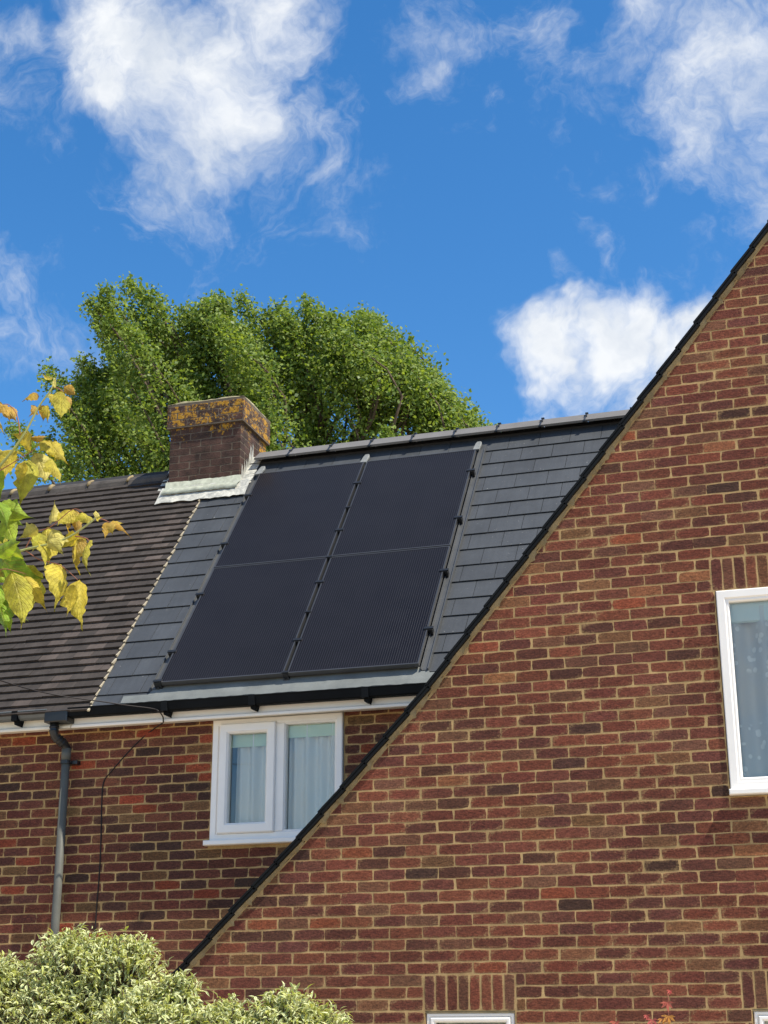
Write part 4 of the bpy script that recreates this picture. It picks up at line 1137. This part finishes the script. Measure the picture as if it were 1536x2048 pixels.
for (x, y, z, s) in plumes:
    z -= .34 * min(1, max(0, (-8.2 - x) / 2.5))
    tip = np.array([x, y, z]); ln = 2.3 * s
    ax = np.array([-.55 + rng.normal(0, .16) + (x - TX) * .03, (y - TY) * .05 + rng.normal(0, .1), 1.0]); ax /= np.linalg.norm(ax)
    base = tip - ax * ln
    n = int(1450 * s)
    t = rng.random(n) ** .75
    r = (.10 + .52 * s * np.sin(np.clip((1 - t) * 1.9, 0, 1.75)) * (1 - .25 * t))
    dirs = unit(rng.normal(size=(n, 3))); rr = r * rng.random(n) ** .45
    c = base + np.outer(t * ln, ax) + dirs * rr[:, None]
    # leaves hang in small sprays
    sp = c.copy(); k = n // 4
    c = np.repeat(sp[:k], 4, 0) + rng.normal(0, .085, (k * 4, 3)); n = len(c)
    nrm = unit(rng.normal(size=(n, 3)) * .75 + np.array([.15, -.45, .55])); side = unit(np.cross(nrm, rng.normal(size=(n, 3)))); up = np.cross(side, nrm)
    L = rng.uniform(.05, .10, n)[:, None]; W = L * rng.uniform(.55, .85, n)[:, None]
    q = np.stack([c - up * L * .5, c + side * W * .5 + nrm * L * .10, c + up * L * .55, c - side * W * .5 + nrm * L * .10], 1)
    Vs.append(q.reshape(-1, 3))
    b = rng.random(n)[:, None]
    col = np.array([.082, .155, .028]) * (1 - b) + np.array([.27, .35, .06]) * b
    pale = rng.random(n) < .05; col[pale] = np.array([.25, .31, .15])
    Cs.append(np.repeat(col, 4, 0))
    root = np.array([TX - .3 + (x - TX) * .15, TY + (y - TY) * .15, max(3.0, base[2] - 2.5 - abs(x - TX) * .35)])
    limb.tube(smooth_path([root, root * .45 + base * .55 + np.array([0, 0, -.25]), base, tip], 3), [.055, .05, .045, .04, .036, .032, .026, .018, .011, .004], 5, False)
V = np.concatenate(Vs); C = np.concatenate(Cs); F = np.arange(len(V)).reshape(-1, 4)
leaf_mesh('crown', V, F, C, 'tree_leaf', tree)['kind'] = 'stuff'
limb.build('limbs', 'bark', tree, smooth=True)

# ---- variegated shrubs under the gable ----
def curl_leaves(c, outd, n, size, rng):
    """strips of 4 cross rows x 3 points: green middle, cream margins, curling over"""
    d = unit(outd + rng.normal(0, .55, (n, 3)) + np.array([0, 0, .25])); side = unit(np.cross(d, rng.normal(0, .5, (n, 3)) + np.array([0, 0, 1.0]))); nr = np.cross(side, d)
    nr *= np.sign(nr[:, 2:3] + 1e-6); L = rng.uniform(.7, 1.25, n)[:, None] * size; W = L * rng.uniform(.28, .40, n)[:, None]
    rows = []; cols = []
    g = rng.random((n, 1)); kk = rng.uniform(.8, 1.15, (n, 1))
    green = (np.array([.20, .29, .09]) * (1 - g) + np.array([.32, .40, .15]) * g) * kk
    cream = (np.array([.72, .71, .38]) * (1 - g) + np.array([.84, .82, .52]) * g) * kk
    yel = rng.random((n, 1)) < .16; cream = np.where(yel, np.array([.62, .60, .12]), cream)
    cv = rng.uniform(.7, 2.1, (n, 1))
    for t, w in ((0, .25), (.33, 1.0), (.68, .8), (1.0, .05)):
        mid = c + d * L * t - nr * L * cv * .42 * t * t
        wv = side * W * w * .5; upv = nr * W * .28 * w
        rows += [mid - wv + upv, mid, mid + wv + upv]; cols += [cream, green, cream]
    V = np.stack(rows, 1).reshape(-1, 3); C = np.stack(cols, 1).reshape(-1, 3)
    pat = []
    for r in range(3):
        for k in range(2): a = r * 3 + k; pat.append((a, a + 1, a + 4, a + 3))
    F = (np.arange(n)[:, None, None] * 12 + np.array(pat)[None]).reshape(-1, 4)
    return V, F, C
def shrub(name, label, base, lumps, seed):
    rng = np.random.default_rng(seed)
    P = empty(name, base); tag(P, label, 'shrub')
    Vs, Fs, Cs = [], [], []; off = 0; stems = MB()
    for (x, y, z, r, n) in lumps:
        ctr = np.array([x, y, z + .035])
        m = int(n * 2.3) // 9
        dirs = unit(rng.normal(size=(m, 3)) + np.array([0, -.25, .45])); rr = r * (.35 + .70 * rng.random(m) ** .5)
        tips = ctr + dirs * rr[:, None] * np.array([1, 1, .9])
        # each shoot carries a rosette of curled leaves
        c = np.repeat(tips, 9, 0) - np.repeat(dirs, 9, 0) * (rng.random(m * 9)[:, None] * .06) + rng.normal(0, .008, (m * 9, 3))
        od = unit(np.repeat(dirs, 9, 0) * .5 + rng.normal(0, .6, (m * 9, 3)))
        V, F, C = curl_leaves(c, od, m * 9, .031, rng)
        Vs.append(V); Fs.append(F + off); Cs.append(C); off += len(V)
        for k in range(0, m, 2): stems.tube([ctr * .6 + tips[k] * .4 - np.array([0, 0, r * .4]), ctr * .3 + tips[k] * .7 - np.array([0, 0, r * .12]), tips[k]], [.004, .003, .0015], 4, False)
        stems.tube(smooth_path([base, (np.array(base) * .4 + ctr * .6) + np.array([jit(.1), jit(.1), -.2]), ctr], 4), [.022 - .0017 * i for i in range(9)], 6, False)
    leaf_mesh('foliage', np.concatenate(Vs), np.concatenate(Fs), np.concatenate(Cs), 'shrub_leaf', P, True)['kind'] = 'stuff'
    stems.build('stems', 'bark', P)
shrub('variegated_shrub', 'tall cream and green variegated shrub at bottom left below the downpipe', (-3.75, 7.15, 0),
      [(-3.80, 7.1, 2.08, .27, 2000), (-3.56, 7.15, 2.10, .21, 1250), (-4.18, 7.0, 1.98, .24, 1400), (-3.85, 7.0, 1.82, .30, 1700), (-4.25, 7.1, 1.75, .28, 900), (-3.6, 7.1, 1.80, .25, 900), (-3.80, 7.2, 1.45, .42, 1000), (-4.2, 7.2, 1.2, .4, 500), (-3.5, 7.2, 1.1, .4, 500)], 3)
shrub('variegated_shrub', 'lower spreading variegated shrub in front of the brick gable wall', (-2.85, 6.85, 0),
      [(-3.32, 6.8, 1.86, .20, 1200), (-3.13, 6.85, 1.98, .13, 520), (-3.10, 6.75, 1.78, .20, 1000), (-2.86, 6.8, 1.80, .20, 1000), (-2.60, 6.85, 1.85, .20, 1100), (-2.44, 6.9, 1.79, .17, 800), (-2.75, 6.8, 1.66, .24, 800), (-3.35, 6.75, 1.62, .26, 800), (-2.9, 6.85, 1.3, .42, 800), (-2.5, 6.9, 1.25, .34, 400), (-3.3, 6.85, 1.15, .36, 400)], 4)

# ---- golden box-elder: foreground branches reaching in from the left ----
maple = empty('box_elder_tree', (-2.75, 3.2, 0)); tag(maple, 'golden and lime-leaved branches reaching in at the left edge', 'tree')
LEAFCOL = {'o': [(.54, .33, .045), (.58, .38, .06), (.50, .33, .07)], 'y': [(.55, .45, .045), (.60, .50, .06), (.48, .43, .045)], 'p': [(.56, .52, .14), (.60, .54, .16)], 'yg': [(.42, .42, .035), (.46, .44, .04)], 'g': [(.27, .43, .025), (.33, .47, .03), (.22, .38, .022)]}
rng = np.random.default_rng(21)
def maple_leaf(base, tip, w, cls):
    base = Vector(base); tip = Vector(tip); ax = tip - base; L = ax.length; ax.normalize()
    tocam = (Vector((0, 0, CZ)) - base).normalized()
    nr = (tocam + Vector((random.gauss(0, .45), random.gauss(0, .45), random.gauss(0.25, .4)))); nr = (nr - ax * nr.dot(ax)).normalized(); sd = ax.cross(nr)
    ns, nc = 18, 6; V = []; C = []; UV = []; F = []
    lob = random.random() < .55; lp = random.uniform(.3, .55); ld = random.choice([-1, 1]); curl = random.uniform(-.10, .22); tw = random.uniform(-.7, .7)
    fold = random.uniform(.15, .8); wrk = random.uniform(.05, .10) if cls != 'g' else .03
    c0 = np.array(random.choice(LEAFCOL[cls])); c1 = np.array(random.choice(LEAFCOL[random.choice([cls, 'yg', cls, cls])])); ph = random.uniform(0, 9)
    for i in range(ns + 1):
        t = i / ns
        wd = (math.sin(math.pi * min(1, t ** .62)) ** .85) * (1 - .42 * t) * 1.22 if t < 1 else 0
        wd = max(wd, .03 * (1 - t)); 
        if t > .62: wd *= max(.06, ((1 - t) / .38) ** 1.15)
        a = tw * t; s2 = sd * math.cos(a) + nr * math.sin(a); n2 = nr * math.cos(a) - sd * math.sin(a)
        mid = base + ax * (L * t) + nr * (curl * L * math.sin(t * math.pi) + (.10 * L * max(0, t - .6) * tw))  + sd * (.06 * L * math.sin(t * 3 + ph))
        for j in range(nc + 1):
            u = (j / nc - .5) * 2; sg = 1 if u > 0 else -1
            ww = wd * w * .58
            if lob and sg == ld and abs(u) > .6: ww *= 1 + .42 * math.exp(-((t - lp) / .07) ** 2)
            ww *= 1 + .07 * math.sin(t * 38 + sg * 1.3) * (abs(u) > .8)
            p = mid + s2 * (u * ww) + n2 * (-(abs(u) ** 1.6) * fold * ww + wrk * w * math.sin(t * 26 + abs(u) * 6 + ph) * abs(u))
            V.append(tuple(p)); UV.append((j / nc, t)); C.append(tuple(c0 * (1 - t * .6) + c1 * t * .6))
    for i in range(ns):
        for j in range(nc): a = i * (nc + 1) + j; F.append((a, a + 1, a + nc + 2, a + nc + 1))
    return leaf_mesh('leaf', V, F, C, 'maple_leaf', maple, True, UV)
for (b, t, w, cls) in LEAVES: maple_leaf(b, t, w * 1.15, cls)
mb = MB(); 
for i, t in enumerate(TWIGS):
    thick = i in (0, 3, 4); m = MB(); p = smooth_path(t, 5); r0 = .0042 if thick else .0017
    m.tube(p, [r0 * (1 - .6 * k / len(p)) for k in range(len(p))], 7); m.build('twig' if thick else 'leaf_stalk', 'twig' if thick else 'stalk', maple, smooth=True)
m = MB(); m.tube(smooth_path([(-2.75, 3.2, 0), (-2.72, 3.22, 1.2), (-2.80, 3.25, 2.2), (-2.85, 3.3, 3.6)], 5), [.05 - .0022 * k for k in range(16)], 10); m.build('trunk', 'bark', maple, smooth=True)
for t in (TWIGS[0], TWIGS[2], TWIGS[3], TWIGS[4], TWIGS[9]):
    a = Vector(t[0]); m = MB(); m.tube(smooth_path([(-2.79, 3.24, a.z - .45), (-2.5, 3.27, a.z - .14), tuple(a)], 4), [.012 - .0009 * k for k in range(9)], 7); m.build('branch', 'twig', maple, smooth=True)

# ---- a small red-leaved maple seedling in front of the gable ----
ac = empty('maple_seedling', (-1.2, 9.3, 0)); tag(ac, 'small seedling with red and orange star-shaped leaves against the gable wall', 'seedling')
m = MB(); m.tube(smooth_path([(-1.2, 9.3, 0), (-1.19, 9.3, 1.2), (-1.18, 9.3, 1.8), (-1.172, 9.3, 2.06)], 4), [.006 - .00035 * k for k in range(13)], 6)
m.tube([(-1.185, 9.3, 1.72), (-1.32, 9.3, 1.86), (-1.47, 9.3, 1.905)], [.002, .0016, .001], 5); m.build('stem', 'stalk', ac, smooth=True)
for (x, z, s, c) in ((-1.16, 2.085, .028, (.55, .10, .08)), (-1.178, 2.02, .055, (.50, .13, .09)), (-1.176, 1.945, .06, (.60, .28, .06)), (-1.272, 1.925, .05, (.52, .12, .10)), (-1.486, 1.915, .05, (.50, .12, .08)), (-1.21, 1.93, .045, (.55, .24, .06)), (-1.30, 1.95, .03, (.48, .10, .08))):
    V = []; C = []; F = []
    for k in range(5):
        a = -math.pi / 2 + (k - 2) * .75 + jit(.15); l = s * (1 - .14 * abs(k - 2)); dx, dz = math.cos(a), math.sin(a); px, pz = -dz, dx
        o = len(V); y = 9.29 + jit(.006)
        V += [(x, y, z), (x + dx * l * .5 + px * l * .16, y - .004, z + dz * l * .5 + pz * l * .16), (x + dx * l, y - .012, z + dz * l), (x + dx * l * .5 - px * l * .16, y - .004, z + dz * l * .5 - pz * l * .16)]
        C += [c] * 4; F.append((o, o + 1, o + 2, o + 3))
    leaf_mesh('leaf', V, F, C, 'shrub_leaf', ac)
